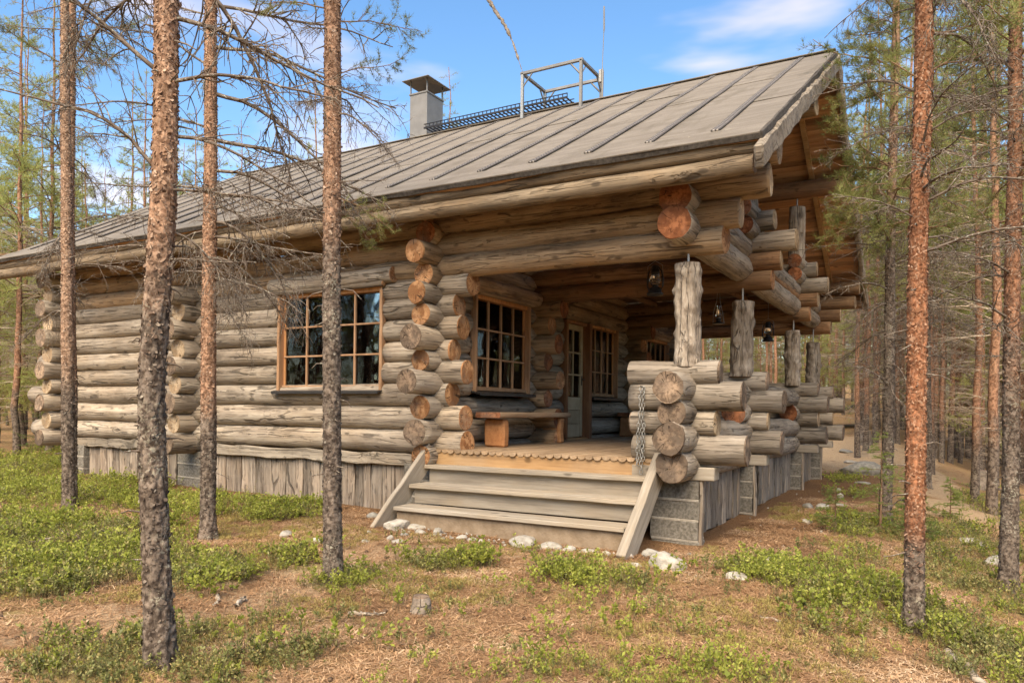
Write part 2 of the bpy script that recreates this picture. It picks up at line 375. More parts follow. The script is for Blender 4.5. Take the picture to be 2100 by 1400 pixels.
M['stem'] = plain_mat('shrub_stem', (.12, .09, .05), (.2, .16, .07), 20, .9)

# ---- mesh helpers
def mesh_obj(name, verts, faces, mats, parent=None, mat_idx=None, smooth=False, loc=None, rot=None, attrs=None, coll=None):
    me = bpy.data.meshes.new(name)
    verts = np.asarray(verts, np.float32)
    if isinstance(faces, np.ndarray) and faces.ndim == 2:
        k = faces.shape[1]; nf = len(faces)
        me.vertices.add(len(verts)); me.vertices.foreach_set('co', verts.ravel())
        me.loops.add(nf * k); me.loops.foreach_set('vertex_index', faces.astype(np.int32).ravel())
        me.polygons.add(nf); me.polygons.foreach_set('loop_start', np.arange(nf, dtype=np.int32) * k)
        me.update(calc_edges=True)
    else:
        me.from_pydata(verts.tolist(), [], [list(map(int, f)) for f in faces]); me.update()
    for m in (mats if isinstance(mats, (list, tuple)) else [mats]): me.materials.append(M[m] if isinstance(m, str) else m)
    if mat_idx is not None: me.polygons.foreach_set('material_index', np.asarray(mat_idx, np.int32))
    if smooth is True: me.polygons.foreach_set('use_smooth', np.ones(len(me.polygons), bool))
    elif smooth is not False: me.polygons.foreach_set('use_smooth', np.asarray(smooth, bool))
    for k, a in (attrs or {}).items():
        at = me.attributes.new(k, 'FLOAT', 'POINT'); at.data.foreach_set('value', np.asarray(a, np.float32))
    o = bpy.data.objects.new(name, me)
    (coll or C).objects.link(o)
    if parent: o.parent = parent
    if loc is not None: o.location = loc
    if rot is not None: o.rotation_euler = rot
    return o
def dup(o, parent=None, loc=None, rot=None, scale=None, name=None):
    c = o.copy(); C.objects.link(c); c.parent = parent
    if name: c.name = name
    if loc is not None: c.location = loc
    if rot is not None: c.rotation_euler = rot
    if scale is not None: c.scale = (scale,) * 3 if isinstance(scale, (int, float)) else scale
    return c
def empty(name, parent=None, loc=(0, 0, 0)):
    o = bpy.data.objects.new(name, None); o.empty_display_size = .1; C.objects.link(o); o.parent = parent; o.location = loc; return o
def tag(o, label=None, cat=None, group=None, kind=None):
    if label: o['label'] = label
    if cat: o['category'] = cat
    if group: o['group'] = group
    if kind: o['kind'] = kind
    return o

def frame_x(p0, p1):
    d = (Vector(p1) - Vector(p0)); L = d.length; x = d.normalized()
    up = Vector((0, 0, 1)) if abs(x.z) < .9 else Vector((0, 1, 0))
    y = up.cross(x).normalized(); z = x.cross(y)
    m = Matrix((x, y, z)).transposed().to_4x4(); m.translation = Vector(p0); return m, L

LOGN = [0]
def log(name, p0, p1, r0, r1, parent, mats=('log', 'end_o', 'end_o'), wob=.010, knots=6, seg=18, burl=0., gnarl=0., ring=.14):
    """a tapering, slightly crooked round log; its two sawn ends carry the second and third material"""
    LOGN[0] += 1; s = LOGN[0]
    mw, L = frame_x(p0, p1)
    n = max(7, int(L / ring)); xs = np.linspace(0, L, n)
    th = np.linspace(0, 2 * pi, seg, endpoint=False)
    X, T = np.meshgrid(xs, th, indexing='ij')
    t = X / L
    R = r0 + (r1 - r0) * t
    cyl = np.stack([X.ravel() * 1.6, np.cos(T).ravel() * 1.1 + s * 5.1, np.sin(T).ravel() * 1.1], 1)
    R = R * (1 + .045 * fbm(cyl, s, 3).reshape(R.shape))
    lr = np.random.default_rng(s)
    for _ in range(int(knots * max(1, L / 2.))):
        kx, kt, ka = lr.uniform(0, L), lr.uniform(0, 2 * pi), lr.uniform(.006, .016)
        w = .045
        da = (T - kt + pi) % (2 * pi) - pi
        R = R + ka * np.exp(-((X - kx) ** 2 + (da * r0) ** 2) / (2 * w * w))
    if burl:
        for _ in range(int(34 * L)):
            kx, kt, ka = lr.uniform(.05, L - .03), lr.uniform(0, 2 * pi), lr.uniform(.3, 1.) * burl
            w = lr.uniform(.018, .04); da = (T - kt + pi) % (2 * pi) - pi
            R = R + ka * np.exp(-((X - kx) ** 2 + (da * r0) ** 2) / (2 * w * w))
    if gnarl:
        R = R + gnarl * fbm(np.stack([X.ravel() * 9, np.cos(T).ravel() * 2.4 + s, np.sin(T).ravel() * 2.4], 1), s + 3, 3).reshape(R.shape)
    cy = wob * vnoise(np.stack([xs * .9 + s * 3.3, xs * 0, xs * 0], 1), s); cz = wob * vnoise(np.stack([xs * .9, xs * 0 + s * 1.7, xs * 0], 1), s + 1)
    V = np.stack([X, cy[:, None] + R * np.cos(T), cz[:, None] + R * np.sin(T)], -1).reshape(-1, 3)
    # end rims: small chamfer and slightly uneven sawn face
    verts = [V]; F = []; mi = []
    for i in range(n - 1):
        for j in range(seg):
            a = i * seg + j; b_ = i * seg + (j + 1) % seg
            F.append((a, b_, b_ + seg, a + seg)); mi.append(0)
    base = n * seg
    for e, (row, xx, sg, mt) in enumerate(((0, 0., -1, 1), (n - 1, L, 1, 2))):
        rim = V[row * seg:(row + 1) * seg].copy(); cen = rim.mean(0)
        tilt = lr.normal(0, .05, 2)
        rim2 = cen + (rim - cen) * .955; rim2[:, 0] += sg * .008 + (rim2[:, 1] - cen[1]) * tilt[0] + (rim2[:, 2] - cen[2]) * tilt[1]
        mid = cen + (rim2 - cen) * .5; mid[:, 0] = cen[0] + sg * .010
        cc = cen.copy(); cc[0] += sg * .011
        verts += [rim2, mid, cc[None]]
        b1 = base; b2 = base + seg; b3 = base + 2 * seg; base += 2 * seg + 1
        for j in range(seg):
            k = (j + 1) % seg; r_ = row * seg
            q1 = (r_ + j, b1 + j, b1 + k, r_ + k); q2 = (b1 + j, b2 + j, b2 + k, b1 + k); q3 = (b2 + j, b3, b2 + k)
            if sg > 0: q1, q2, q3 = q1[::-1], q2[::-1], q3[::-1]
            F += [q1, q2, q3]; mi += [mt, mt, mt]
    V = np.concatenate(verts)
    sm = [m_ == 0 for m_ in mi]
    F = [f[::-1] for f in F]
    o = mesh_obj(name, V, F, list(mats), parent, mi, sm)
    o.matrix_world = mw
    return o

def box_mesh(name, sx, sy, sz, mat, bev=.004, coll=None, jitter=0., seg=1):
    """a bevelled block centred on the origin, optionally cut into lengths along its longest side and made uneven"""
    import bmesh
    bm = bmesh.new(); bmesh.ops.create_cube(bm, size=1.0)
    bmesh.ops.scale(bm, vec=(sx, sy, sz), verts=bm.verts)
    if seg > 1:
        ax = int(np.argmax([sx, sy, sz])); L = (sx, sy, sz)[ax]; nn = [0, 0, 0]; nn[ax] = 1
        for k in range(1, seg):
            co = [0, 0, 0]; co[ax] = -L / 2 + L * k / seg
            g = bm.verts[:] + bm.edges[:] + bm.faces[:]
            bmesh.ops.bisect_plane(bm, geom=g, plane_co=co, plane_no=nn)
    if bev: 
        es = [e for e in bm.edges if len(e.link_faces) == 2 and e.calc_face_angle(0) > .5]
        bmesh.ops.bevel(bm, geom=es, offset=min(bev, min(sx, sy, sz) * .3), segments=1, affect='EDGES')
    if jitter:
        P = np.array([v.co[:] for v in bm.verts]); sd_ = random.randint(0, 999)
        d = np.stack([vnoise(P * 5 + 7 * k + sd_, sd_ + k) for k in range(3)], 1) * jitter
        for v, dd in zip(bm.verts, d): v.co += Vector(dd)
    bmesh.ops.recalc_face_normals(bm, faces=bm.faces)
    me = bpy.data.meshes.new(name); bm.to_mesh(me); bm.free(); me.materials.append(M[mat] if isinstance(mat, str) else mat)
    return me
def bx(name, c, size, mat, parent, rot=(0, 0, 0), bev=.004, jitter=0., seg=1):
    o = bpy.data.objects.new(name, box_mesh(name, *size, mat, bev, None, jitter, seg)); C.objects.link(o)
    o.parent = parent; o.location = c; o.rotation_euler = rot; return o
def inst(name, me, parent, loc, rot=(0, 0, 0), scale=(1, 1, 1)):
    o = bpy.data.objects.new(name, me); C.objects.link(o); o.parent = parent; o.location = loc; o.rotation_euler = rot; o.scale = scale; return o

def tubes(polys, sides=4):
    """polys: list of (pts (n,3), radii (n)) -> verts, quad faces"""
    VV = []; FF = []; base = 0
    for P, R in polys:
        P = np.asarray(P, float); R = np.asarray(R, float); n = len(P)
        d = np.gradient(P, axis=0); d /= np.linalg.norm(d, axis=1)[:, None] + 1e-9
        ref = np.where(np.abs(d[:, 2:3]) > .9, np.array([[1., 0, 0]]), np.array([[0, 0, 1.]]))
        u = np.cross(d, ref); u /= np.linalg.norm(u, axis=1)[:, None] + 1e-9; w = np.cross(d, u)
        th = np.linspace(0, 2 * pi, sides, endpoint=False)
        V = P[:, None] + R[:, None, None] * (np.cos(th)[None, :, None] * u[:, None] + np.sin(th)[None, :, None] * w[:, None])
        VV.append(V.reshape(-1, 3))
        i, j = np.meshgrid(np.arange(n - 1), np.arange(sides), indexing='ij')
        a = base + i * sides + j; b_ = base + i * sides + (j + 1) % sides
        FF.append(np.stack([a, b_, b_ + sides, a + sides], -1).reshape(-1, 4)); base += n * sides
    return np.concatenate(VV), np.concatenate(FF)
def lathe(prof, seg=20):
    prof = np.asarray(prof, float); n = len(prof); th = np.linspace(0, 2 * pi, seg, endpoint=False)
    V = np.stack([prof[:, 0:1] * np.cos(th), prof[:, 0:1] * np.sin(th), np.repeat(prof[:, 1:2], seg, 1)], -1).reshape(-1, 3)
    i, j = np.meshgrid(np.arange(n - 1), np.arange(seg), indexing='ij')
    a = i * seg + j; b_ = i * seg + (j + 1) % seg
    return V, np.stack([a, b_, b_ + seg, a + seg], -1).reshape(-1, 4)

# ================================================================ ground
def spaced(a, lo, hi, b, fine, grow=1.09):
    mid = list(np.arange(lo, hi, fine)); up = []; s = fine; x = mid[-1]
    while x < b: s *= grow; x += s; up.append(x)
    dn = []; s = fine; x = lo
    while x > a: s *= grow; x -= s; dn.append(x)
    return np.array(dn[::-1] + mid + up)
PATH = np.array([(-5.4, 1.2), (-4.6, 2.1), (-4.35, 2.5), (-4.2, 2.9), (-4.2, 3.5), (-4.3, 4.0), (-4.45, 4.8), (-4.5, 5.5), (-3.9, 6.1)])
def seg_dist(x, y, P):
    d = np.full(x.shape, 1e9)
    for (ax, ay), (bx_, by) in zip(P[:-1], P[1:]):
        vx, vy = bx_ - ax, by - ay; t = np.clip(((x - ax) * vx + (y - ay) * vy) / (vx * vx + vy * vy), 0, 1)
        d = np.minimum(d, np.hypot(x - ax - t * vx, y - ay - t * vy))
    return d
# patches of bilberry and lingonberry: x, y, radius x, radius y, density, share of bright bilberry
PATCH = [(-11.2, 6.0, 2.4, 1.5, 1.0, .8), (-8.6, 6.3, 1.7, 1.0, 1.0, .9), (-7.1, 6.5, .75, .55, 1.0, .9), (-8.2, 4.3, 1.6, .8, .95, .6), (-6.5, 3.6, 1.2, .75, .95, .4),
         (-5.5, 3.0, .65, .38, 1., .45), (-5.15, 3.9, .75, .42, 1., .55), (-4.6, 4.5, .45, .3, .95, .45), (-4.05, 4.3, .3, .38, .9, .35), (-3.78, 4.6, .22, .2, 1., .8),
         (-3.62, 2.62, .34, .3, .75, .15), (-3.8, 2.15, .4, .25, 1., .2), (-3.05, 2.75, .26, .4, .8, .2), (-3.57, 5.4, .22, .16, .9, .6), (-3.85, 5.2, .3, .2, .6, .3),
         (-2.42, 5.45, .36, .22, .9, .75), (-2.1, 5.4, .2, .15, .6, .3), (-1.85, 3.25, .35, .22, .4, .7), (-1.4, 3.65, .38, .22, .45, .75), (-1.02, 4.0, .3, .2, .45, .75),
         (-.62, 4.1, .16, .1, .8, .7), (-1.5, 6.55, .35, .3, .8, .6), (-1.15, 6.2, .38, .3, .9, .75), (-.72, 5.92, .34, .24, 1., .85), (-.42, 6.35, .35, .45, 1., .6), (-.95, 6.95, .5, .4, .6, .5),
         (-.7, 7.7, .35, .55, .8, .4), (-.72, 9.6, .5, .9, .95, .25), (.1, 8.6, .5, .9, .9, .25), (.2, 10.8, .55, 1.6, .9, .3), (.5, 7.4, .6, .7, .95, .3), (.1, 5.9, .45, .55, .95, .3),
         (.5, 5.3, .5, .55, .9, .3), (-1.4, 13.6, .5, .6, .8, .85), (-1.8, 16., .5, .6, .8, .9), (1.2, 11., .8, 2.2, .7, .3), (-15., 8., 2.2, 2.5, .9, .7), (-16., 12., 3, 3, .8, .7), (-14.5, 5.2, 2.5, 1.5, .9, .6),
         (-12.5, 4.2, 2.0, 1.1, .9, .5), (-3.2, 29., 4., 4.5, .5, .6), (-1.8, 24.5, 1.0, 1.0, .5, .6), (1.5, 16., 1.2, 2.5, .6, .4), (-20, 18, 6, 7, .6, .6), (3.5, 14, 2, 4, .6, .4), (-4.6, 1.3, .8, .35, .8, .2)]
def patch_density(x, y):
    d = np.zeros(x.shape); br = np.zeros(x.shape)
    n = fbm(np.stack([x.ravel() * 3.4, y.ravel() * 3.4, np.zeros(x.size)], 1), 21, 3).reshape(x.shape)
    for px, py, rx, ry, de, b in PATCH:
        q = np.hypot((x - px) / rx, (y - py) / ry); v = np.clip((1.05 + .55 * n - q) / .45, 0, 1) * de
        br = np.where(v > d, b, br); d = np.maximum(d, v)
    return d, br
gx = spaced(-420, -14, 3.0, 420, .07, 1.075); gy = spaced(-160, .6, 12.5, 620, .07, 1.07)
GX, GY = np.meshgrid(gx, gy, indexing='ij'); GZ = ground_h(GX, GY)
dens, _ = patch_density(GX, GY)
pd = seg_dist(GX, GY, PATH)
pathw = np.clip((.62 - pd + .3 * fbm(np.stack([GX.ravel() * 1.6, GY.ravel() * 1.6, 0 * GX.ravel()], 1), 9, 3).reshape(GX.shape)) / .35, 0, 1)
fore = np.clip(1.2 - np.hypot((GX + 2.4) / 2.6, (GY - 4.6) / 2.2), 0, 1) * .35
pathw = np.maximum(pathw, fore)
BANK = np.array([(-.6, 24), (-.3, 20), (.15, 14.5), (.45, 11), (.75, 8.8), (1.05, 7.4)])
pathw = np.maximum(pathw, np.clip((.5 - seg_dist(GX, GY, BANK) + .25 * fbm(np.stack([GX.ravel() * 1.6, GY.ravel() * 1.6, 0 * GX.ravel()], 1), 19, 3).reshape(GX.shape)) / .3, 0, 1))
sandy = np.clip(1.25 - np.hypot((GX + 2.0) / 1.8, (GY - 22) / 5.5), 0, 1)
pathw = np.maximum(pathw, sandy)
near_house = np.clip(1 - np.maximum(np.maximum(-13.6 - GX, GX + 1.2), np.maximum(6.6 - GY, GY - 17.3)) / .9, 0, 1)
GZ += dens * .03 * np.clip(1 - GY / 30, 0, 1)
nx, ny = GX.shape
i, j = np.meshgrid(np.arange(nx - 1), np.arange(ny - 1), indexing='ij')
a_ = i * ny + j
gfaces = np.stack([a_, a_ + ny, a_ + ny + 1, a_ + 1], -1).reshape(-1, 4)
def ground_mat():
    m, t, b, o = nt('forest_floor'); q = N(t)
    tcn = q.n('TexCoord'); v = tcn.outputs['Object']
    pa = q.n('Attribute', attribute_name='path').outputs['Fac']; mo = q.n('Attribute', attribute_name='moss').outputs['Fac']; so = q.n('Attribute', attribute_name='soil').outputs['Fac']
    f1 = q.noise(v, 55., 5, .7); f2 = q.noise(v, 9., 5, .6); f3 = q.noise(v, 1.7, 4, .6); f4 = q.noise(v, 160., 3, .7)
    lit = q.ramp(q.math('ADD', q.math('MULTIPLY', f1, .6), q.math('MULTIPLY', f4, .4)), [(.34, (.10, .05, .022)), (.46, (.31, .175, .085)), (.56, (.47, .295, .155)), (.68, (.62, .46, .29))])
    pth = q.ramp(q.math('ADD', q.math('MULTIPLY', f1, .6), q.math('MULTIPLY', f4, .4)), [(.34, (.22, .125, .062)), (.48, (.49, .33, .19)), (.66, (.67, .52, .345))])
    mos = q.ramp(f1, [(.34, (.16, .115, .035)), (.5, (.37, .265, .105)), (.66, (.54, .42, .20))])
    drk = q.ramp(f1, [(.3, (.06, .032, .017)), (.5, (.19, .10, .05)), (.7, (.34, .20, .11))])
    col = q.mix(q.range(q.math('ADD', q.math('MULTIPLY', f2, .6), q.math('MULTIPLY', f3, .5)), .55, .68, 0, .85), lit, mos)
    col = q.mix(q.range(q.math('ADD', pa, q.math('MULTIPLY', q.math('SUBTRACT', f2, .5), .8)), .35, .75), col, pth)
    col = q.mix(q.range(q.math('ADD', mo, q.math('MULTIPLY', q.math('SUBTRACT', f2, .5), .8)), .4, .8, 0, .8), col, mos)
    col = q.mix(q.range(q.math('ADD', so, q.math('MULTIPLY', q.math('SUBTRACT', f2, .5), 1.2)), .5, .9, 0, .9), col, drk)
    col = q.mix(q.range(q.noise(v, 4.2, 4, .6), .6, .68, 0, .7), col, drk)
    q.l(col, b.inputs['Base Color']); b.inputs['Roughness'].default_value = 1.; b.inputs['Specular IOR Level'].default_value = .08
    hh = q.math('ADD', q.math('MULTIPLY', f1, .5), q.math('ADD', q.math('MULTIPLY', f4, .35), f2))
    q.l(q.bump(hh, 1., .05), b.inputs['Normal']); return m
M['ground'] = ground_mat()
ground = mesh_obj('ground', np.stack([GX, GY, GZ], -1).reshape(-1, 3), gfaces, 'ground', None, None, True,
                  attrs=dict(path=pathw.ravel(), moss=np.clip(dens * .8, 0, 1).ravel(), soil=near_house.ravel()))
tag(ground, 'forest floor of rusty needle litter, moss and a worn footpath', kind='structure')

# ================================================================ the log cabin
cabin = empty('log_cabin'); tag(cabin, 'weathered round-log cabin with open porch, wide steps and felt roof', 'cabin')
Y0, Y1, Y2, Y3 = 7.68, 10.1, 13.95, 16.35      # cross lines front to back
XG, XP, XL = -5.48, -2.3, -13.5                # gable wall, outer porch line, far end wall
R = random.Random(5)
def rr(a=.138, b=.158): return R.uniform(a, b)
XZ = [.91, 1.21, 1.505, 1.785, 2.055, 2.33, 2.60, 2.85]
YZ = [.76, 1.06, 1.36, 1.65, 1.92, 2.19, 2.47, 2.73, 2.97, 3.21, 3.48]
GREY = ('log', 'end_g', 'end_o')
# --- front wall
fw = empty('front_wall', cabin)
lend = [-14.37, -13.78, -14.5, -13.74, -14.2, -13.8, -13.76, -13.85]
rend = [-5.02, -5.05, -5.25, -5.03, -5.22, -5.1, -5.16, -4.97]
W1 = (-8.13, -6.25)
for k, z in enumerate(XZ):
    em = ('log', 'end_g', 'end_o')
    if k < 3: log('log', (lend[k], Y0, z), (rend[k], Y0, z + .01), rr(.15, .165), rr(.142, .155), fw, em)
    else:
        log('log', (lend[k], Y0, z), (W1[0], Y0, z), rr(.145, .158), rr(.14, .152), fw, em)
        log('log', (W1[1], Y0, z), (rend[k], Y0, z), rr(.14, .15), rr(.145, .155), fw, em)
for k, (z, x1) in enumerate(((3.085, -1.93), (3.345, -1.78), (3.625, -1.5))):
    log('log', (-14.3 + .4 * k, Y0, z), (x1, Y0, z), .135, .148 + .006 * k, fw, ('warm', 'end_g', 'end_p' if k else 'end_o'), knots=10)
log('log', (-13.9, Y0 + .02, 3.9), (-1.42, Y0 + .02, 3.9), .13, .13, fw, ('warm', 'end_g', 'end_p'))
# --- gable wall of the house behind the porch (logs run back from the front)
gw = empty('gable_wall', cabin)
fe = [7.35, 7.24, 7.32, 7.06, 7.32, 7.12, 7.31, 7.25, 7.37, 7.19, 7.4]
OPEN = [(8.28, 9.76, 1.58, 2.86), (11.0, 11.86, .5, 2.86), (11.92, 13.22, 1.58, 2.86), (14.78, 16.25, 1.58, 2.86)]
ends_f = ['end_o', 'end_g', 'end_o', 'end_g', 'end_o', 'end_g', 'end_o', 'end_o', 'end_o', 'end_o', 'end_d']
for k, z in enumerate(YZ):
    cuts = [(a, b) for a, b, lo, hi in OPEN if lo < z < hi]
    s = fe[k]; first = True
    for a, b in cuts + [(16.75, 99)]:
        if a - s > .05:
            r_ = rr(.132, .158)
            if k == 0 and first: r_ = .135
            log('log', (XG, s, z), (XG, a, z), r_, rr(.135, .152), gw, ('log' if z < 2.9 or a < 8.5 else 'warm', ends_f[k] if first else 'end_d', 'end_d'))
        s = b; first = False
# --- partition walls whose log ends stick out of the outer walls
pw = empty('partition_wall', cabin)
pe = [-4.99, -4.99, -5.16, -4.96, -5.17, -4.99, -5.11, -4.91]
for Yk, off in ((Y1, 0), (Y2, .04)):
    for k, z in enumerate(XZ):
        log('log', (-6.4, Yk, z - .01), (pe[k] + off, Yk, z), rr(.135, .15), rr(.13, .148), pw, ('warm', 'end_o', 'end_d' if k % 3 else 'end_o'))
for k, z in enumerate(YZ[:9]):
    yy = 7.28 if k % 2 else 7.12
    log('log', (-9.98 + R.uniform(-.03, .03), yy + R.uniform(-.05, .05), z), (-9.98, 8.6, z), rr(.14, .155), rr(), pw, ('log', 'end_p' if k % 2 else 'end_g', 'end_o'))
# --- far end wall and back wall
ew = empty('end_wall', cabin)
for k, z in enumerate(YZ):
    log('log', (XL, 7.2 + .12 * (k % 2), z), (XL, 16.8, z), rr(), rr(), ew, ('log', 'end_p' if k % 2 else 'end_g', 'end_o'))
bw = empty('back_wall', cabin)
for k, z in enumerate(XZ):
    log('log', (-14.1 + .3 * (k % 2), Y3, z), (-5.0 - .15 * (k % 2), Y3, z), rr(), rr(), bw, ('log', 'end_o', 'end_o'))
# --- porch roof frame: beams with stepped ends, long plates, gnarled posts
pf = empty('porch_frame', cabin)
for Yk, xe in ((Y1, (-1.93, -1.82, -1.64, -1.91)), (Y2, (-2.03, -1.9, -1.74, -1.92))):
    for k, (z, x0) in enumerate(((3.06, -6.2), (3.30, -6.2), (3.55, -2.85), (3.83, -2.75))):
        log('beam', (x0, Yk, z), (xe[k], Yk, z), .128, .128 + .008 * (k == 2), pf, ('dark' if k < 2 and Yk == Y1 else 'kelo' if k > 1 else 'dark', 'end_o', 'end_o' if k == 0 else 'end_p'))
for k, (z, x1) in enumerate(((3.06, -1.98), (3.3, -1.8), (3.55, -1.54), (3.83, -1.46))):
    log('beam', (-14, Y3, z), (x1, Y3, z), .128, .13, pf, ('dark', 'end_o', 'end_p'))
for k, z in enumerate((3.21, 3.485)):
    log('plate_log', (XP - .02, 7.22 + .03 * k, z), (XP - .02, 16.8, z), .172, .158, pf, ('kelo', 'end_d', 'end_o'), knots=5, gnarl=.006)
for Yk, z0 in ((Y1, 3.83), (Y2, 3.83)):
    log('plate_stub', (XP + .1, Yk - .5, 3.92), (XP + .1, Yk + .3, 3.92), .115, .115, pf, ('kelo', 'end_d', 'end_d'))
    log('plate_stub', (XP + .1, Yk - .5, 3.69), (XP + .1, Yk + .3, 3.69), .12, .12, pf, ('kelo', 'end_d', 'end_d'))
    log('king_post', (XP + .04, Yk, 3.93), (XP + .04, Yk, 4.93), .14, .135, pf, ('post', 'end_g', 'end_g'), gnarl=.006)
    V, F = tubes([([(XP + .04, Yk, 4.9), (XP + .04, Yk, 5.12)], [.014, .014])], 8); mesh_obj('bolt', V, F, 'galv', pf)
for Yk, r_, zt in ((7.62, .132, 2.86), (Y1 - .06, .138, 2.78), (Y2 - .05, .13, 2.77), (16.22, .128, 2.74)):
    p = log('post', (XP + .01, Yk, 1.80), (XP + .01, Yk, zt), r_ * 1.04, r_ * .95, pf, ('post', 'end_g', 'end_g'), wob=.012, knots=0, seg=44, burl=.03, gnarl=.016, ring=.018)
    V, F = tubes([([(XP + .01, Yk, zt - .02), (XP + .01, Yk, zt + .28)], [.013, .013])], 8); mesh_obj('bolt', V, F, 'galv', p).matrix_parent_inverse = p.matrix_world.inverted()
# --- porch parapet: stacked stub logs at each pier, long logs between
pp = empty('porch_parapet', cabin)
SE = {7.62: (-1.97, -1.68, -1.98, -1.72, -1.95), Y1: (-1.96, -1.79, -1.96, -1.77, -1.98), Y2: (-1.87, -1.74, -1.87, -1.72, -1.88), 16.25: (-1.91, -1.72, -1.91, -1.71, -1.91)}
for Yk, xe in SE.items():
    bx('sole_beam', ((-2.85 + xe[0]) / 2, Yk, .715), (abs(-2.85 - xe[0]), .2, .135), 'step', pp, bev=.01, jitter=.01, seg=5)
    for k, (z, r_) in enumerate(((.95, .152), (1.225, .128), (1.487, .148), (1.735, .128))):
        log('log', (-2.84 - .02 * k, Yk, z), (xe[k + 1], Yk, z), r_ * .97, r_, pp, ('kelo', 'end_g', 'end_g' if k != 1 else 'end_p'))
    log('log', (XP, Yk - .47, 1.335), (XP, Yk + .4, 1.335), .146, .14, pp, ('kelo', 'end_d' if Yk > 8 else 'end_g', 'end_d'))
for z, r_, y_ in ((.79, .168, 7.2), (1.075, .165, 7.1), (1.58, .158, 7.08)):
    log('log', (XP - .01, y_, z), (XP - .01, 16.85, z), r_, r_ * .94, pp, ('kelo', 'end_g', 'end_g'), knots=8, gnarl=.008)
# --- foundation: block piers and slab-board skirting
fd = empty('foundation', cabin)
blk = box_mesh('concrete_block', .5, .22, .188, 'cblock', .006, jitter=.004, seg=4)
blk2 = box_mesh('concrete_block', .56, .24, .188, 'cblock', .006, jitter=.004, seg=4)
mor = box_mesh('mortar_joint', .505, .225, .026, 'mortar', .004, jitter=.012, seg=10)
for Yk in (7.62, Y1, Y2, 16.25):
    pr = empty('pier', cabin, (-2.38, Yk + .02, 0))
    for c in range(4):
        inst('concrete_block', blk, pr, (R.uniform(-.008, .008), R.uniform(-.006, .006), .545 - .206 * c), (0, 0, R.choice((0, pi))))
        if c < 3: inst('mortar_joint', mor, pr, (0, 0, .442 - .206 * c))
    bx('corner_board', (.268, -.07, .33), (.035, .07, .63 + .1), 'slab', pr, bev=.006, jitter=.01, seg=6)
for xk in (-10.05, -13.12, -5.62):
    pr = empty('pier', cabin, (xk, Y0 + .02, 0))
    for c in range(4):
        inst('concrete_block', blk2, pr, (0, R.uniform(-.006, .006), .545 - .206 * c))
        if c < 3: inst('mortar_joint', mor, pr, (0, 0, .442 - .206 * c), scale=(1.12, 1.09, 1))
sk = empty('skirting', cabin)
x = -12.8
while x < -5.98:
    w = R.uniform(.12, .2)
    if not (-10.38 < x + w / 2 < -9.72):
        zb = gz(x, 7.5) - .04 + R.uniform(-.01, .03); zt = .66
        bx('slab_board', (x + w / 2, Y0 + .0 + R.uniform(-.012, .012), (zb + zt) / 2), (w - .006, .035, zt - zb), 'slab', sk, (R.uniform(-.012, .012), R.uniform(-.015, .015), 0), .008, .012, 7)
    x += w
ybays = ((7.78, Y1 - .12), (Y1 + .14, Y2 - .12), (Y2 + .14, 16.1))
for a, b in ybays:
    y = a
    while y < b - .05:
        w = min(R.uniform(.13, .24), b - y)
        zb = gz(-2.0, y) - .03 + R.uniform(-.01, .05); zt = .70
        bx('slab_board', (-2.31 + R.uniform(-.015, .015), y + w / 2, (zb + zt) / 2), (.035, w - .006, zt - zb), 'slab', sk, (R.uniform(-.012, .012), R.uniform(-.012, .012), 0), .008, .014, 7)
        y += w
for a, b in ((-13.45, -10.2), (-9.72, -5.78)):
    bx('base_plank', ((a + b) / 2, Y0 - .085, .69), (b - a, .04, .15), 'board', sk, bev=.01, jitter=.022, seg=26)
# --- porch deck
dk = empty('porch_deck', cabin)
prof = [(-.045, .0), (.045, .0), (.045, -.018), (.03, -.036), (.0, -.044), (-.03, -.036), (-.045, -.018)]
nP = len(prof); L_ = 8.75
V = [(px, yy, pz) for yy in (0, L_) for px, pz in prof]
F = [tuple(range(nP))[::1], tuple(range(nP, 2 * nP))[::-1]] + [(k, k + nP, (k + 1) % nP + nP, (k + 1) % nP) for k in range(nP)]
F = [f[::-1] for f in F]
d0 = mesh_obj('deck_board', V, F, 'deck', dk)
for k in range(31):
    o = d0 if k == 0 else dup(d0, dk)
    o.location = (-5.33 + .0955 * k, 7.50 + R.uniform(-.012, .012), .845 + R.uniform(-.003, .003))
bx('joist', (-3.9, 12, .72), (2.9, 8.6, .10), 'ceiling', dk, bev=.002)
# --- stairs
st = empty('stairs', cabin)
bx('fascia_board', (-3.97, 7.545, .725), (2.80, .045, .175), 'fascia', st, bev=.004, jitter=.003, seg=8)
for k, (yf, zt) in enumerate(((7.3, .665), (7.0, .462), (6.7, .235))):
    L3 = 2.80 - .02 * k
    bx('tread', (-3.985, yf + .055, zt - .022), (L3, .118, .045), 'step', st, bev=.006, jitter=.004, seg=10)
    bx('tread', (-3.985, yf + .225, zt - .023), (L3, .21, .045), 'step', st, bev=.006, jitter=.004, seg=10)
    if k < 2: bx('riser', (-3.985, yf + .075 - .005 + .03, zt - .135), (L3 - .03, .03, .178), 'step', st, bev=.003, jitter=.003, seg=8)
bx('step_base', (-3.985, 6.92, .07), (2.74, .34, .27), 'stepbase', st, bev=.01, jitter=.012, seg=14)
al = math.atan2(.86, 1.0)
for xs, th_, mt in ((-5.43, .06, 'step'), (-2.52, .095, 'step')):
    o = bx('stringer', (xs, 6.99, .385), (1.36, th_, .24), mt, st, bev=.008, jitter=.008, seg=8)
    o.rotation_euler = (0, -al, pi / 2)
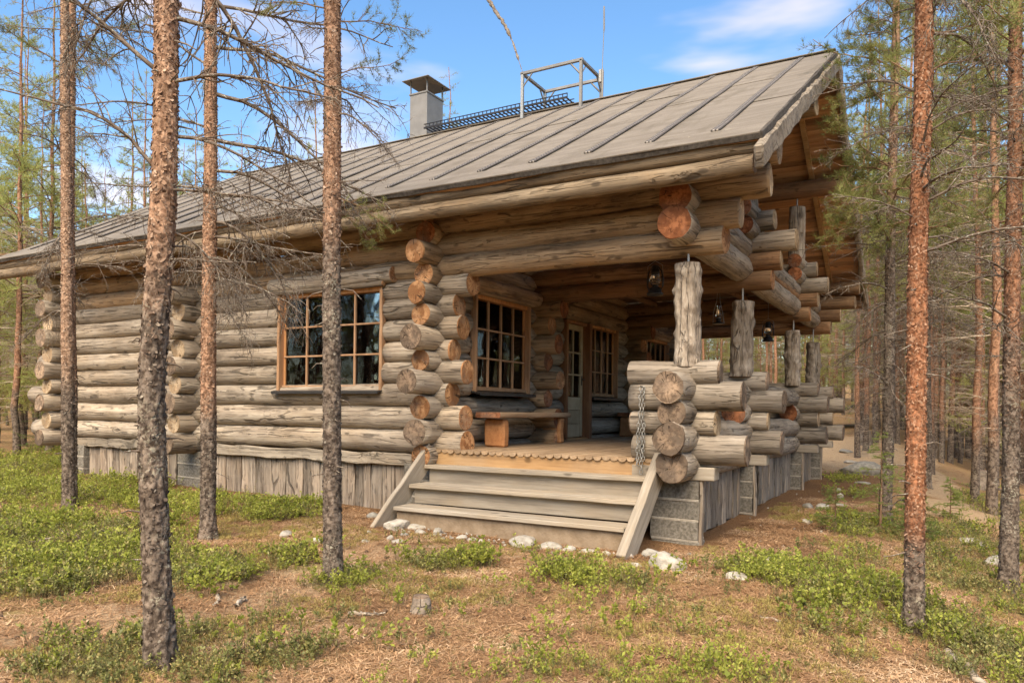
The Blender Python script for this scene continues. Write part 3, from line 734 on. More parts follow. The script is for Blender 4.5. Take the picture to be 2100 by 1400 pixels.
# --- windows
def wavy_curtain(name, w, h, parent, loc, mat='curtain', amp=.03, waves=9):
    n = 48; xs = np.linspace(0, w, n); yy = amp * np.sin(np.linspace(0, waves * 2 * pi, n)) + amp * .4 * np.sin(np.linspace(0, waves * 3.3, n))
    V = [(x_, y_, 0) for x_, y_ in zip(xs, yy)] + [(x_, y_ * .8, h) for x_, y_ in zip(xs, yy)]
    F = [(k, k + 1, n + k + 1, n + k) for k in range(n - 1)]
    return mesh_obj(name, V, F, mat, parent, smooth=True, loc=loc)
def window(w, h, cols, rows, org, rotz, lint=True, curt=((.0, .35), (.7, .3)), trim='trim', lext=(.12, .18)):
    e = empty('window', cabin, org); e.rotation_euler = (0, 0, rotz)
    P = lambda nm, c, s, m, **k: bx(nm, c, s, m, e, **k)
    for xx in (.02, w - .02): P('outer_trim', (xx, .02, h / 2), (.045, .09, h + .04), trim, bev=.006, jitter=.006, seg=8)
    for xx in (.048, w - .048): P('jamb', (xx, .16, h / 2), (.02, .22, h - .03), 'jamb', bev=.003)
    P('head', (w / 2, .08, h - .035), (w - .10, .14, .06), 'frame', bev=.004)
    P('bottom_rail', (w / 2, .06, .035), (w - .10, .07, .05), 'trim', bev=.004)
    x0, x1, z0, z1 = .075, w - .075, .06, h - .075
    for xx in (x0, x1): P('sash_stile', (xx, .07, (z0 + z1) / 2), (.036, .035, z1 - z0), 'frame', bev=.003)
    for c in range(1, cols): P('muntin', (x0 + (x1 - x0) * c / cols, .05, (z0 + z1) / 2), (.026, .03, z1 - z0), 'trim', bev=.004)
    for r_ in range(1, rows): P('muntin', ((x0 + x1) / 2, .049, z0 + (z1 - z0) * r_ / rows), (x1 - x0, .026, .024), 'trim', bev=.004)
    pm = box_mesh('pane', (x1 - x0) / cols - .02, .004, (z1 - z0) / rows - .018, 'glass', 0)
    for c in range(cols):
        for r_ in range(rows):
            inst('pane', pm, e, (x0 + (x1 - x0) * (c + .5) / cols, .066, z0 + (z1 - z0) * (r_ + .5) / rows), (R.uniform(-.012, .012), 0, R.uniform(-.012, .012)))
    for xx, ww in ((.1, .06), (w * .5, .09), (w - .1, .06)): P('inner_stile', (xx, .17, h / 2), (ww, .04, h - .1), 'frame', bev=.004)
    for zz in (.09, h - .1): P('inner_rail', (w / 2, .17, zz), (w - .2, .036, .05), 'frame', bev=.004)
    s = P('sill', (w / 2, -.03, -.02), (w + .03, .16, .025), 'sillm', bev=.003); s.rotation_euler = (radians(9), 0, 0)
    P('sill_edge', (w / 2, -.105, -.042), (w + .03, .012, .03), 'sillm', bev=.003)
    for a, ln in curt:
        wavy_curtain('curtain', ln * w, h + .1, e, (a * w, .34, -.05))
    if lint:
        o = log('lintel_log', (-lext[0], -.01, h + .115), (w + lext[1], -.01, h + .115), .105, .1, None, ('log' if rotz == 0 else 'warm', 'end_o', 'end_o'), knots=3)
        lm = o.matrix_world.copy(); o.parent = e; o.matrix_parent_inverse = Matrix(); o.matrix_basis = lm
        o2 = log('lintel_strip', (-.04, -.035, h + .022), (w + .04, -.035, h + .022), .045, .042, None, ('log' if rotz == 0 else 'warm', 'end_o', 'end_o'), knots=2, seg=10)
        lm = o2.matrix_world.copy(); o2.parent = e; o2.matrix_parent_inverse = Matrix(); o2.matrix_basis = lm
    return e
XF = XG + .15
tag(window(W1[1] - W1[0], 1.34, 4, 3, (W1[0], Y0 - .13, 1.575), 0), 'wide twelve-light window in the front wall')
tag(window(1.5, 1.29, 4, 3, (XF + .02, 8.27, 1.575), pi / 2, lext=(.3, .2)), 'window beside the bench, facing the porch')
tag(window(1.3, 1.27, 4, 3, (XF + .02, 11.92, 1.575), pi / 2, lint=False), 'window next to the porch door')
tag(window(1.47, 1.29, 4, 3, (XF + .02, 14.78, 1.575), pi / 2, lext=(.2, .2)), 'porch window beyond the second partition')
# one long log over door and middle window
log('lintel_log', (XF + .03, 10.72, 2.93), (XF + .03, 13.45, 2.93), .12, .11, gw, ('warm', 'end_d', 'end_o'))
# --- door
dr = empty('door', cabin, (XF - .03, 11.05, .86)); dr.rotation_euler = (0, 0, pi / 2)
dw, dh = .76, 1.93
bx('frame_post', (-.025, .02, dh / 2 + .01), (.06, .2, dh + .02), 'jamb', dr, bev=.006, jitter=.004, seg=6)
bx('frame_post', (dw + .035, -.02, dh / 2 + .01), (.10, .22, dh + .02), 'jamb', dr, bev=.008, jitter=.006, seg=6)
bx('frame_head', (dw / 2, .02, dh + .0), (dw, .18, .05), 'jamb', dr, bev=.004)
bx('threshold', (dw / 2, .0, -.005), (dw + .1, .2, .04), 'fascia', dr, bev=.006)
for xx in (.05, dw - .05): bx('stile', (xx, .03, dh / 2 + .01), (.09, .05, dh - .05), 'doorpaint', dr, bev=.004)
bx('rail', (dw / 2, .03, dh - .07), (dw - .18, .05, .09), 'doorpaint', dr, bev=.004)
for k in range(3): bx('panel_board', (dw / 2, .035, .135 + .225 * k), (dw - .18, .04, .22), 'doorpaint', dr, bev=.008)
bx('muntin', (dw / 2, .03, 1.27), (.028, .04, 1.12), 'doorpaint', dr, bev=.004)
for z in (1.07, 1.44): bx('muntin', (dw / 2, .031, z), (dw - .18, .036, .028), 'doorpaint', dr, bev=.004)
for cx_ in (.235, .525):
    for z in (.89, 1.255, 1.635): bx('pane', (cx_, .035, z), (.27, .004, .34), 'glass', dr, bev=0)
V, F = tubes([([(dw - .06, .0, 1.0), (dw - .06, -.05, 1.0), (dw - .16, -.055, 1.0)], [.009, .009, .008])], 8); mesh_obj('handle', V, F, 'iron', dr, smooth=True)
bx('handle_plate', (dw - .06, .002, .98), (.035, .008, .16), 'iron', dr, bev=.002)
# --- room behind the walls
rm = empty('interior', cabin)
bx('floor_slab', (-9.5, 12, .78), (7.9, 8.5, .08), 'interior', rm)
bx('loft_floor', (-9.5, 12, 3.42), (7.9, 8.5, .08), 'interior', rm)
# --- porch ceiling boards between the two beam lines
pc = empty('porch_ceiling', cabin)
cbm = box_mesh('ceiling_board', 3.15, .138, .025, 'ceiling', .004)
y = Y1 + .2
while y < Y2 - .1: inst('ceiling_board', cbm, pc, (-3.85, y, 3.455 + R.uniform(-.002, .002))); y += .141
for k in range(4): log('ceiling_joist', (-5.3 + .85 * k + .5, Y1, 3.37), (-5.3 + .85 * k + .5, Y2, 3.37), .06, .06, pc, ('dark', 'end_o', 'end_o'), seg=10)
# --- loft gable above the gable wall
lg = empty('loft_gable', cabin)
ZR, YR, SL = 6.68, 12.0, .554
z = 3.7
while z < 6.4:
    hw = (ZR - .28 - z - .14) / SL
    if hw > .2:
        for a, b in (((YR - hw, 11.1), (13.75, YR + hw)) if 3.78 < z < 4.85 else ((YR - hw, YR + hw),)):
            if b - a > .05: bx('gable_board', (XG, (a + b) / 2, z), (.05, b - a, .168), 'soffit', lg, bev=.008, jitter=.003, seg=6)
    z += .172
lw = empty('loft_window', cabin, (XG + .03, 11.1, 3.80)); lw.rotation_euler = (0, 0, pi / 2)
for xx in (.03, .55, .62, 1.5, 1.9, 2.62): bx('stile', (xx, 0, .5), (.06, .08, 1.04), 'white', lw)
for zz in (.03, 1.0): bx('rail', (1.32, .0, zz), (2.6, .06, .06), 'white', lw)
bx('pane', (1.32, .03, .5), (2.56, .004, .96), 'glass', lw, bev=0)
wavy_curtain('curtain', 2.5, 1.0, lw, (.06, .1, .0), 'white')
# --- roof
rf = empty('roof', cabin)
XA, XB, YE, ZE = -14.35, -1.40, 6.80, 3.80
SLEN = math.hypot(YR - YE, ZR - ZE); AL = math.atan2(ZR - ZE, YR - YE)
def slope_m(far=False):
    m = Matrix.Translation((0, YE, ZE)) @ Matrix.Rotation(AL, 4, 'X')
    if far: m = Matrix.Translation((0, 2 * YR, 0)) @ Matrix.Diagonal((1, -1, 1, 1)) @ m
    return m
def on_slope(name, x0, x1, s0, s1, t0, t1, mat, far=False, jitter=0., seg=1, bev=.003, parent=rf):
    """slab lying on a roof slope: x range, distance up the slope from the eave, height range above the slope"""
    sx, sy, sz = x1 - x0, s1 - s0, t1 - t0
    if far: sg, ang, Yb = -1, -AL, 2 * YR - YE
    else: sg, ang, Yb = 1, AL, YE
    xm, sm_, tm = (x0 + x1) / 2, (s0 + s1) / 2, (t0 + t1) / 2
    c = (xm, Yb + sg * (sm_ * cos(AL) - tm * sin(AL)), ZE + sm_ * sin(AL) + tm * cos(AL))
    return bx(name, c, (sx, sy, sz), mat, parent, (ang, 0, 0), bev, jitter, seg)
for far in (False, True):
    on_slope('roof_deck', XA + .02, XB - .03, .03, SLEN - .03, -.09, -.005, 'soffit', far)
    on_slope('felt_edge', XA, XB - .012, -.012, .012, -.055, .004, 'feltedge', far, .008, 60, .008)
    on_slope('felt_verge', XB - .022, XB + .004, -.01, SLEN - .01, -.06, .010, 'feltedge', far, .006, 30, .006)
on_slope('roof_sheet', XA, XB - .02, 0, SLEN, -.004, .006, 'felt', True)
on_slope('eave_sheet', XA, XB - .022, -.015, .40, -.004, .012, 'felt', False, .003, 40)
sx_ = [-1.90 - .66 * k for k in range(19)]
edges = [XB - .022] + sx_ + [XA]
for k in range(len(edges) - 1):
    lap = R.uniform(1.6, 4.8)
    on_slope('roof_sheet', edges[k + 1], edges[k], .385, lap, -.004, .004 + .0011 * (k % 3), 'felt', False, .003, 12)
    on_slope('roof_sheet', edges[k + 1], edges[k], lap - .1, SLEN + .01, .007, .0125 + .0011 * (k % 3), 'felt', False, .003, 10)
for x in sx_:
    on_slope('seam_strip', x - .043, x + .043, .40, SLEN - .02, .008, .027, 'strip', False, .006, 16, .009)
rl = bx('ridge_cap', ((XA + XB) / 2, YR, ZR + .012), (XB - XA - .05, .16, .02), 'felt', rf, bev=.006, jitter=.004, seg=40)
# far slope underside planks over the porch
spm = box_mesh('soffit_plank', 4.15, .118, .022, 'soffit', .004)
k = 0; s = .1
while s < SLEN - .1:
    tm = -.104 + R.uniform(-.004, .002)
    for far in (True, False):
        sg, ang, Yb = (-1, -AL, 2 * YR - YE) if far else (1, AL, YE)
        inst('soffit_plank', spm, rf, (-3.50, Yb + sg * (s * cos(AL) - tm * sin(AL)), ZE + s * sin(AL) + tm * cos(AL)), (ang, 0, 0))
    s += .121
for yy, zz, x1 in ((10.1, 5.24, -1.43), (13.95, 5.24, -1.43), (12., 6.27, -1.43)):
    log('purlin', (-6., yy, zz), (x1, yy, zz), .145, .15, rf, ('dark' if yy > 11 else 'warm', 'end_o', 'end_p'))
on_slope('rafter', -2.06, -1.98, .2, SLEN - .2, -.20, -.12, 'fascia', True)
for far in (False, True):
    on_slope('barge_board', XB - .05, XB + .035, -.22, SLEN + .02, -.265, -.055, 'kelo', far, .028, 34, .02)
for z_, yk, r_ in ((3.735, 6.945, .088), (3.585, 6.955, .088)):
    log('eave_log', (-14.4, yk, z_), (-1.47 - (z_ < 3.6) * .03, yk, z_), r_, r_, rf, ('eave', 'end_g', 'end_g'), knots=6, wob=.014)
    log('eave_log', (-14.4, 24 - yk, z_), (-1.47, 24 - yk, z_), r_, r_, rf, ('dark', 'end_g', 'end_g'), knots=4, wob=.012)
# --- chimney
ch = empty('chimney', cabin, (-9.10, 12.28, 6.5))
bx('flue_casing', (0, 0, .53), (.42, .55, 1.14), 'chimney', ch, bev=.006)
bx('rim', (0, 0, 1.085), (.45, .58, .035), 'steel', ch, bev=.004)
bx('base_flashing', (0, -.06, .04), (.5, .7, .1), 'chimney', ch, bev=.01)
for sx in (-1, 1):
    for sy in (-1, 1): bx('cap_leg', (sx * .2, sy * .26, 1.22), (.025, .025, .28), 'steel', ch, bev=.002)
V = [(-.32, -.40, 1.34), (.32, -.40, 1.34), (.32, .40, 1.34), (-.32, .40, 1.34), (0, -.1, 1.44), (0, .1, 1.44)]
V += [(x_, y_, z_ - .012) for x_, y_, z_ in V]
F = [(0, 1, 4), (1, 2, 5, 4), (2, 3, 5), (3, 0, 4, 5), (7, 6, 10), (8, 7, 10, 11), (9, 8, 11), (6, 9, 11, 10), (0, 6, 7, 1), (1, 7, 8, 2), (2, 8, 9, 3), (3, 9, 6, 0)]
mesh_obj('cap', V, F, 'chimney', ch)
# --- roof walkway and steel frame on the ridge
wk = empty('roof_walkway', cabin, (0, 0, 0))
for yy in (11.86, 12.14): bx('rail', (-7.3, yy, 6.80), (3.1, .016, .035), 'iron', wk, bev=0)
for yy in (11.86, 12.14): bx('rail', (-7.3, yy, 6.87), (3.1, .014, .014), 'iron', wk, bev=0)
sl = box_mesh('slat', .02, .27, .02, 'iron', 0); pk = box_mesh('picket', .013, .014, .08, 'iron', 0)
for k in range(36): inst('slat', sl, wk, (-8.82 + .087 * k, 12, 6.80)); inst('picket', pk, wk, (-8.80 + .087 * k, 11.86, 6.835))
fr = empty('roof_frame', cabin, (-5.915, 11.98, 7.24))
zb = {-.43: 6.42, .43: 6.42}
for sx in (-.565, .565):
    for sy in (-.43, .43):
        bx('post', (sx, sy, -.40), (.05, .05, .80), 'galv' if sx < 0 else 'steel', fr, bev=.004)
        for d in ((-sx / .565, 0), (0, -sy / .43)):
            V, F = tubes([([(sx, sy, -.25), (sx + d[0] * .2, sy + d[1] * .2, -.02)], [.016, .016])], 4); mesh_obj('brace', V, F, 'steel', fr)
for sy in (-.43, .43): bx('top_rail', (0, sy, .0), (1.2, .05, .05), 'steel', fr, bev=.004)
for sx in (-.565, .565): bx('top_rail', (sx, 0, .001), (.05, .81, .048), 'steel', fr, bev=.004)
bx('foot_plate', (.565, -.43, -.80), (.3, .12, .02), 'steel', fr, (AL, 0, 0))
an = empty('antenna', cabin, (-5.2, 12.1, 6.6))
V, F = tubes([([(0, 0, 0), (0.01, 0, .62), (.0, 0, .7), (.02, 0, 1.28), (.025, 0, 1.36), (.02, 0, 1.75)], [.02, .022, .007, .007, .016, .014])], 8); mesh_obj('mast', V, F, 'steel', an)
bx('bracket', (-.03, 0, .55), (.05, .06, .22), 'galv', an)

# ================================================================ things on and around the porch
def bench(loc, rotz, L, label):
    b = empty('bench', None, loc); b.rotation_euler = (0, 0, rotz); tag(b, label, 'bench', 'benches on the porch')
    o = log('seat', (0, 0, .405), (L, 0, .405), .19, .185, None, ('seat', 'end_d', 'end_d'), knots=3); lm = o.matrix_world.copy(); o.parent = b; o.matrix_basis = lm
    o.scale = (1, 1, 1); me = o.data
    for v in me.vertices:      # half log, flat side up
        zz = v.co.z; v.co.z = min(zz, .05) if zz > -.01 else max(zz, -.022)
        v.co.y = max(-.19, min(.19, v.co.y * 1.05))
    for xx in (.22 * min(1, L / 1.4), L - .22 * min(1, L / 1.4)): bx('leg', (xx, 0, .185), (.13, .30, .37), 'bench', b, bev=.02, jitter=.012, seg=4)
    return b
bench((-5.08, 8.25, .845), pi / 2, 2.1, 'long half-log bench under the porch window')
bench((-5.14, 13.3, .845), pi / 2, .5, 'short wooden bench at the back of the porch, mostly hidden behind the parapet')

def lantern(loc, label, kind, hang):
    e = empty('lantern', None, loc); tag(e, label, 'lantern', 'lanterns hanging from the porch beams')
    def part(nm, prof, mat, seg=20): V, F = lathe(prof, seg); return mesh_obj(nm, V, F, mat, e, smooth=True)
    if kind == 0:
        part('fuel_tank', [(.0, 0), (.082, .0), (.088, .012), (.085, .022), (.07, .03), (.066, .065), (.05, .08), (.03, .085), (.0, .085)], 'iron')
        part('burner', [(.0, .085), (.032, .085), (.032, .11), (.0, .112)], 'iron')
        part('globe', [(.036, .105), (.056, .135), (.06, .16), (.052, .195), (.038, .215)], 'lampglass')
        part('chimney_cap', [(.0, .312), (.034, .308), (.04, .29), (.034, .27), (.044, .262), (.046, .228), (.04, .213), (.0, .213)], 'iron')
        for s in (-1, 1):
            V, F = tubes([([(s * .062, 0, .05), (s * .082, 0, .09), (s * .085, 0, .17), (s * .07, 0, .25), (s * .04, 0, .285)], [.009] * 5)], 8); mesh_obj('side_tube', V, F, 'iron', e, smooth=True)
        V, F = tubes([([(-.084, 0, .15), (0, -.062, .15), (.084, 0, .15), (0, .062, .15), (-.084, 0, .15)], [.003] * 5), ([(-.07, 0, .19), (0, -.06, .12), (.07, 0, .19)], [.003] * 3)], 5); mesh_obj('guard_wire', V, F, 'iron', e)
        V, F = tubes([([(-.085, 0, .2), (-.08, 0, .31), (0, 0, .36), (.08, 0, .31), (.085, 0, .2)], [.003] * 5), ([(0, 0, .36), (0, 0, hang)], [.003] * 2)], 5); mesh_obj('bail_handle', V, F, 'galv', e)
    else:
        part('base', [(.0, 0), (.085, 0), (.088, .01), (.05, .022), (.028, .035), (.03, .05), (.045, .06), (.04, .075), (.0, .078)], 'iron')
        part('chimney_glass', [(.03, .075), (.042, .11), (.044, .13), (.03, .17), (.022, .22), (.022, .27)], 'lampglass')
        part('burner', [(.0, .07), (.026, .07), (.024, .095), (.0, .1)], 'galv')
        V, F = tubes([([(-.08, 0, .01), (-.075, 0, .17), (-.03, 0, .33), (0, 0, hang)], [.003] * 4), ([(.08, 0, .01), (.06, 0, .15), (.02, 0, .33), (0, 0, hang)], [.003] * 4)], 5); mesh_obj('hanger_wire', V, F, 'galv', e)
    if kind == 0: e.scale = (1.12, 1.12, 1.12)
    return e
lantern((-2.95, 8.5, 2.70), 'black storm lantern with handle hanging under the front beam', 0, .78)
lantern((-2.85, 11.0, 2.62), 'clear glass oil lamp with slim chimney hanging in mid porch', 1, .72)
lantern((-2.66, 13.6, 2.57), 'small dark oil lamp hanging farthest back under the porch', 0, .75)

# chain hanging from the parapet stub
chn = empty('chain', None, (-2.71, 7.435, 1.57)); tag(chn, 'galvanised steel chain looped over a peg on the parapet stub', 'chain')
pts = np.array([(.015 * cos(t_), .006 * sin(t_), 0) if False else (.0145 * math.copysign(abs(cos(t_)) ** .6, cos(t_)), 0, .026 * sin(t_)) for t_ in np.linspace(0, 2 * pi, 13)])
V, F = tubes([(pts, [.0052] * 13)], 6); lk = mesh_obj('link', V, F, 'galv', chn, smooth=True)
first = True
for xo, n_, sgn in ((-.012, 19, 1), (.016, 21, -1), (.03, 9, 1), (-.026, 10, 1)):
    for k in range(n_):
        o = lk if first else dup(lk, chn); first = False
        zz = -.043 * k if n_ > 12 else -.38 - .043 * k
        o.location = (xo + .004 * sin(k * 1.7) - .001 * k, .012 * (xo > 0) - .022 * (n_ < 12), zz); o.rotation_euler = (R.uniform(-.1, .1), R.uniform(-.08, .08), (pi / 2 if k % 2 else 0) + .5 + R.uniform(-.2, .2))
V, F = tubes([([(0, .09, .02), (0, -.03, .025)], [.008, .008])], 8); mesh_obj('peg', V, F, 'galv', chn)

# overhead line running up from the roof frame
P = np.array([(-6.48, 11.56, 7.26), (-6.6, 11.6, 7.55), (-6.78, 11.7, 7.95), (-7.05, 11.8, 8.4), (-7.45, 12., 8.95), (-8.0, 12.3, 9.7), (-8.8, 12.8, 10.8)])
tt = np.linspace(0, 6, 60); PP = np.stack([np.interp(tt, range(7), P[:, k]) for k in range(3)], 1)
rad = np.interp(tt, [0, .9, 1.0, 2.2, 2.4, 6], [.006, .006, .022, .012, .03, .03]) * (1 + .35 * vnoise(np.stack([tt * 7, tt * 0, tt * 0], 1), 4))
V, F = tubes([(PP + .012 * rng.normal(size=PP.shape) * (tt > 2)[:, None], rad)], 7)
tag(mesh_obj('overhead_line', V, F, 'twig', None, smooth=True), 'dark lichen-covered line running up from the roof frame', 'cable')

# ================================================================ pines
def cellular(u, v, nu, seed):
    """2D cellular noise, periodic in u with period nu: F1, F2-F1, cell id value"""
    iu = np.floor(u).astype(int); iv = np.floor(v).astype(int)
    F1 = np.full(u.shape, 9.); F2 = np.full(u.shape, 9.); cid = np.zeros(u.shape)
    def h(a, b, s):
        n = (a * 73856093 ^ b * 19349663 ^ (s * 83492791)) & 0x7fffffff
        n = (n * 1103515245 + 12345) & 0x7fffffff; n = ((n >> 7) * 69069 + 1) & 0x7fffffff
        return (n & 0xffff) / 65535.
    for du in (-1, 0, 1):
        for dv in (-1, 0, 1):
            cu = iu + du; cv = iv + dv; w = np.mod(cu, nu)
            fx = cu + h(w, cv, seed); fy = cv + h(w, cv, seed + 1)
            d = np.hypot(u - fx, v - fy); idv = h(w, cv, seed + 2)
            m = d < F1
            F2 = np.where(m, F1, np.minimum(F2, d)); cid = np.where(m, idv, cid); F1 = np.where(m, d, F1)
    return F1, F2 - F1, cid
def bark_trunk(path, seed, parent, top=10., seg=44, dz=.013, fine_to=4., orange=(1.2, 2.6), amp=1., red=.4):
    """tapering trunk with cracked bark plates; path: (x, y, z, r) relative to the base"""
    P = np.array(path, float)
    if P[-1, 2] < top:
        d = P[-1] - P[0]; k = (top - P[-1, 2]) / max(.1, d[2])
        last = P[-1].copy(); last[:3] += d[:3] * k * np.array([.6, .6, 1]); last[3] = max(.012, P[-1, 3] * .35); P = np.vstack([P, last])
    zs = list(np.arange(-.12, fine_to, dz)); z = fine_to; s = dz
    while z < P[-1, 2]: zs.append(z); s = min(.25, s * 1.25); z += s
    zs.append(P[-1, 2]); zs = np.array(zs)
    cx, cy, rad = (np.interp(zs, P[:, 2], P[:, k]) for k in (0, 1, 3))
    nz = np.stack([zs * .8 + seed, zs * 0, zs * 0], 1)
    cx = cx + .014 * vnoise(nz, seed); cy = cy + .014 * vnoise(nz + 9, seed)
    rad = rad * (1 + .34 * np.exp(-np.clip(zs, 0, 9) / .10) + .03 * vnoise(nz * 3, seed + 2))
    th = np.linspace(0, 2 * pi, seg, endpoint=False); Z, T = np.meshgrid(zs, th, indexing='ij')
    nu = 9
    wx = .5 * vnoise(np.stack([Z.ravel() * 7, np.cos(T).ravel() * 2, np.sin(T).ravel() * 2], 1), seed + 5).reshape(Z.shape)
    F1, E, cid = cellular(T / (2 * pi) * nu + wx * .4, Z / .095 + wx, nu, seed)
    F1b, Eb, cidb = cellular(T / (2 * pi) * 22, Z / .032 + wx, 22, seed + 7)
    org = np.clip((Z - orange[0]) / (orange[1] - orange[0]), 0, 1)
    low = 1 - .75 * org
    D = (-.0105 * np.exp(-E / .12) * low + .0045 * (cid - .5) * low + .004 * (cidb - .5) - .0022 * np.exp(-Eb / .12)) * amp
    D = D * np.minimum(1, rad / .06)[:, None]
    Rr = rad[:, None] * (1 + .22 * np.exp(-np.clip(Z, 0, 9) / .09) * np.cos(T * 5 + seed + .6 * np.sin(T * 2 + seed))) + D
    V = np.stack([cx[:, None] + Rr * np.cos(T), cy[:, None] + Rr * np.sin(T), Z], -1).reshape(-1, 3)
    n = len(zs); i, j = np.meshgrid(np.arange(n - 1), np.arange(seg), indexing='ij')
    a = i * seg + j; b_ = i * seg + (j + 1) % seg
    F = np.stack([a, b_, b_ + seg, a + seg], -1).reshape(-1, 4)
    o = mesh_obj('trunk', V, F, 'bark', parent, smooth=True, attrs=dict(orange=org.ravel(), cell=(.6 * cid + .4 * cidb).ravel(), red=np.full(len(V), red)))
    # loose bark flakes curling off the surface
    lr = np.random.default_rng(seed); nf = int(1500 * fine_to)
    fz = lr.uniform(0, fine_to, nf); fz = fz[lr.random(nf) < .4 + .6 * np.clip((fz - orange[0]) / (orange[1] - orange[0]), 0, 1)]; nf = len(fz); ft = lr.uniform(0, 2 * pi, nf); fo = np.clip((fz - orange[0]) / (orange[1] - orange[0]), 0, 1)
    fr_ = np.interp(fz, zs, rad); fx = np.interp(fz, zs, cx); fy = np.interp(fz, zs, cy)
    VV = []; FF = []; OO = []
    w = lr.uniform(.003, .010, nf) * np.where(lr.random(nf) < .08, 1.9, 1); hh = lr.uniform(.005, .019, nf) * np.where(lr.random(nf) < .08, 1.6, 1); lift = lr.uniform(.05, .55, nf) * np.where(lr.random(nf) < .1, 2., 1); ln = lr.uniform(-1.4, 1.4, nf)
    rn = np.stack([np.cos(ft), np.sin(ft), 0 * ft], 1); tn = np.stack([-np.sin(ft), np.cos(ft), 0 * ft], 1); up = np.array([0, 0, 1.])
    c0 = np.stack([fx, fy, fz], 1) + rn * (fr_ - .001)[:, None]
    side = tn * np.cos(ln)[:, None] + up * np.sin(ln)[:, None]; long = up * np.cos(ln)[:, None] - tn * np.sin(ln)[:, None]
    sg = np.where(lr.random(nf) < .5, 1, -1)
    tip = long * (hh * sg * np.cos(lift))[:, None] + rn * (hh * np.sin(lift))[:, None]
    mid = tip * .55 + rn * (hh * .05)[:, None]
    Q = np.stack([c0 - side * w[:, None], c0 + side * w[:, None], c0 + mid + side * (w * 1.05)[:, None], c0 + mid - side * (w * .9)[:, None],
                  c0 + tip + side * (w * lr.uniform(-.3, .9, nf))[:, None], c0 + tip * .9 - side * (w * lr.uniform(.3, .9, nf))[:, None]], 1).reshape(-1, 3)
    b0 = np.arange(nf)[:, None] * 6
    FQ = np.concatenate([b0 + np.array([0, 1, 2, 3]), b0 + np.array([3, 2, 4, 5])])
    fl = mesh_obj('bark_flakes', Q, FQ, 'flake', parent, attrs=dict(orange=np.repeat(fo, 6), red=np.full(len(Q), red))); fl['kind'] = 'stuff'
    return o, lambda z: (float(np.interp(z, zs, cx)), float(np.interp(z, zs, cy)), z), lambda z: float(np.interp(z, zs, rad))

def rot_to(d, lr, ang):
    """direction at an angle from d in a random plane"""
    r_ = lr.normal(size=3); r_ -= d * r_.dot(d); r_ /= np.linalg.norm(r_) + 1e-9
    return d * cos(ang) + r_ * sin(ang)
def curve(p, d, L, n, lr, droop=0., wig=.18):
    pts = [np.array(p, float)]; d = np.array(d, float)
    for k in range(n):
        d = d + lr.normal(size=3) * wig + np.array([0, 0, -droop]) / n; d /= np.linalg.norm(d); pts.append(pts[-1] + d * L / n)
    return np.array(pts)
def branch_polys(seed, L, droop, subs, twigs, r0, live=False, flat=.35):
    lr = np.random.default_rng(seed); polys = []; tips = []
    main = curve((0, 0, 0), (1, 0, .12), L, 12, lr, droop, .085)
    polys.append((main, np.linspace(r0, r0 * .28, 13)))
    for s in range(subs):
        t = lr.uniform(.12, .98); f = t * 12; k = min(11, int(f)); p = main[k] + (main[k + 1] - main[k]) * (f - k)
        d = main[k + 1] - main[k]; d /= np.linalg.norm(d); d2 = rot_to(d, lr, lr.uniform(.5, 1.15)); d2[2] *= flat; d2 /= np.linalg.norm(d2)
        l2 = L * lr.uniform(.16, .5) * (1.05 - .6 * t)
        c2 = curve(p, d2, l2, 7, lr, droop * (.9 if not live else -.3), .16); r2 = r0 * (.45 - .2 * t)
        polys.append((c2, np.linspace(r2, r2 * .35, 8))); tips.append(c2)
        for q in range(twigs):
            kk = lr.integers(1, 7); dd = c2[kk] - c2[kk - 1]; dd /= np.linalg.norm(dd); d3 = rot_to(dd, lr, lr.uniform(.5, 1.3))
            c3 = curve(c2[kk], d3, l2 * lr.uniform(.12, .5), 4, lr, droop * 1.2 if not live else -.4, .25)
            polys.append((c3, np.linspace(r2 * .5, r2 * .22, 5))); tips.append(c3)
    return polys, tips, main
def tufts(tips, lr, step, nn, ln, wd, keep=1.):
    """bundles of needles along the shoots"""
    C0 = []; D0 = []
    for c in tips:
        if lr.random() > keep: continue
        seg = np.linalg.norm(np.diff(c, axis=0), axis=1); tot = seg.sum(); cs = np.concatenate([[0], np.cumsum(seg)])
        for s in np.arange(tot * .25, tot + 1e-6, step):
            p = np.array([np.interp(s, cs, c[:, k]) for k in range(3)]); k = min(len(seg) - 1, max(0, np.searchsorted(cs, s) - 1))
            C0.append(p); D0.append((c[k + 1] - c[k]) / (seg[k] + 1e-9))
    C0 = np.repeat(np.array(C0), nn, 0); D0 = np.repeat(np.array(D0), nn, 0); n = len(C0)
    r_ = lr.normal(size=(n, 3)); r_ -= D0 * (r_ * D0).sum(1)[:, None]; r_ /= np.linalg.norm(r_, axis=1)[:, None] + 1e-9
    a = lr.uniform(.35, 1.15, n)[:, None]; d = D0 * np.cos(a) + r_ * np.sin(a); d[:, 2] += .15
    l = ln * lr.uniform(.7, 1.2, n)[:, None]; s = np.cross(d, lr.normal(size=(n, 3))); s /= np.linalg.norm(s, axis=1)[:, None] + 1e-9
    V = np.stack([C0 - s * wd * .5, C0 + s * wd * .5, C0 + d * l + s * wd * .22, C0 + d * l - s * wd * .22], 1).reshape(-1, 3)
    return V, np.arange(n * 4).reshape(-1, 4)
hid = bpy.data.collections.new('sources')
DEAD = []; LIVE = []
for k in range(6):
    polys, tips, mn = branch_polys(100 + k, 1.0, (.25, .9, .5, 1.1, .7, .35)[k], (17, 22, 15, 26, 20, 13)[k], (6, 6, 5, 7, 6, 5)[k], .0115)
    V, F = tubes(polys, 4); o = mesh_obj('dead_branch', V, F, 'twig', None, smooth=True, coll=hid); DEAD.append(o.data)
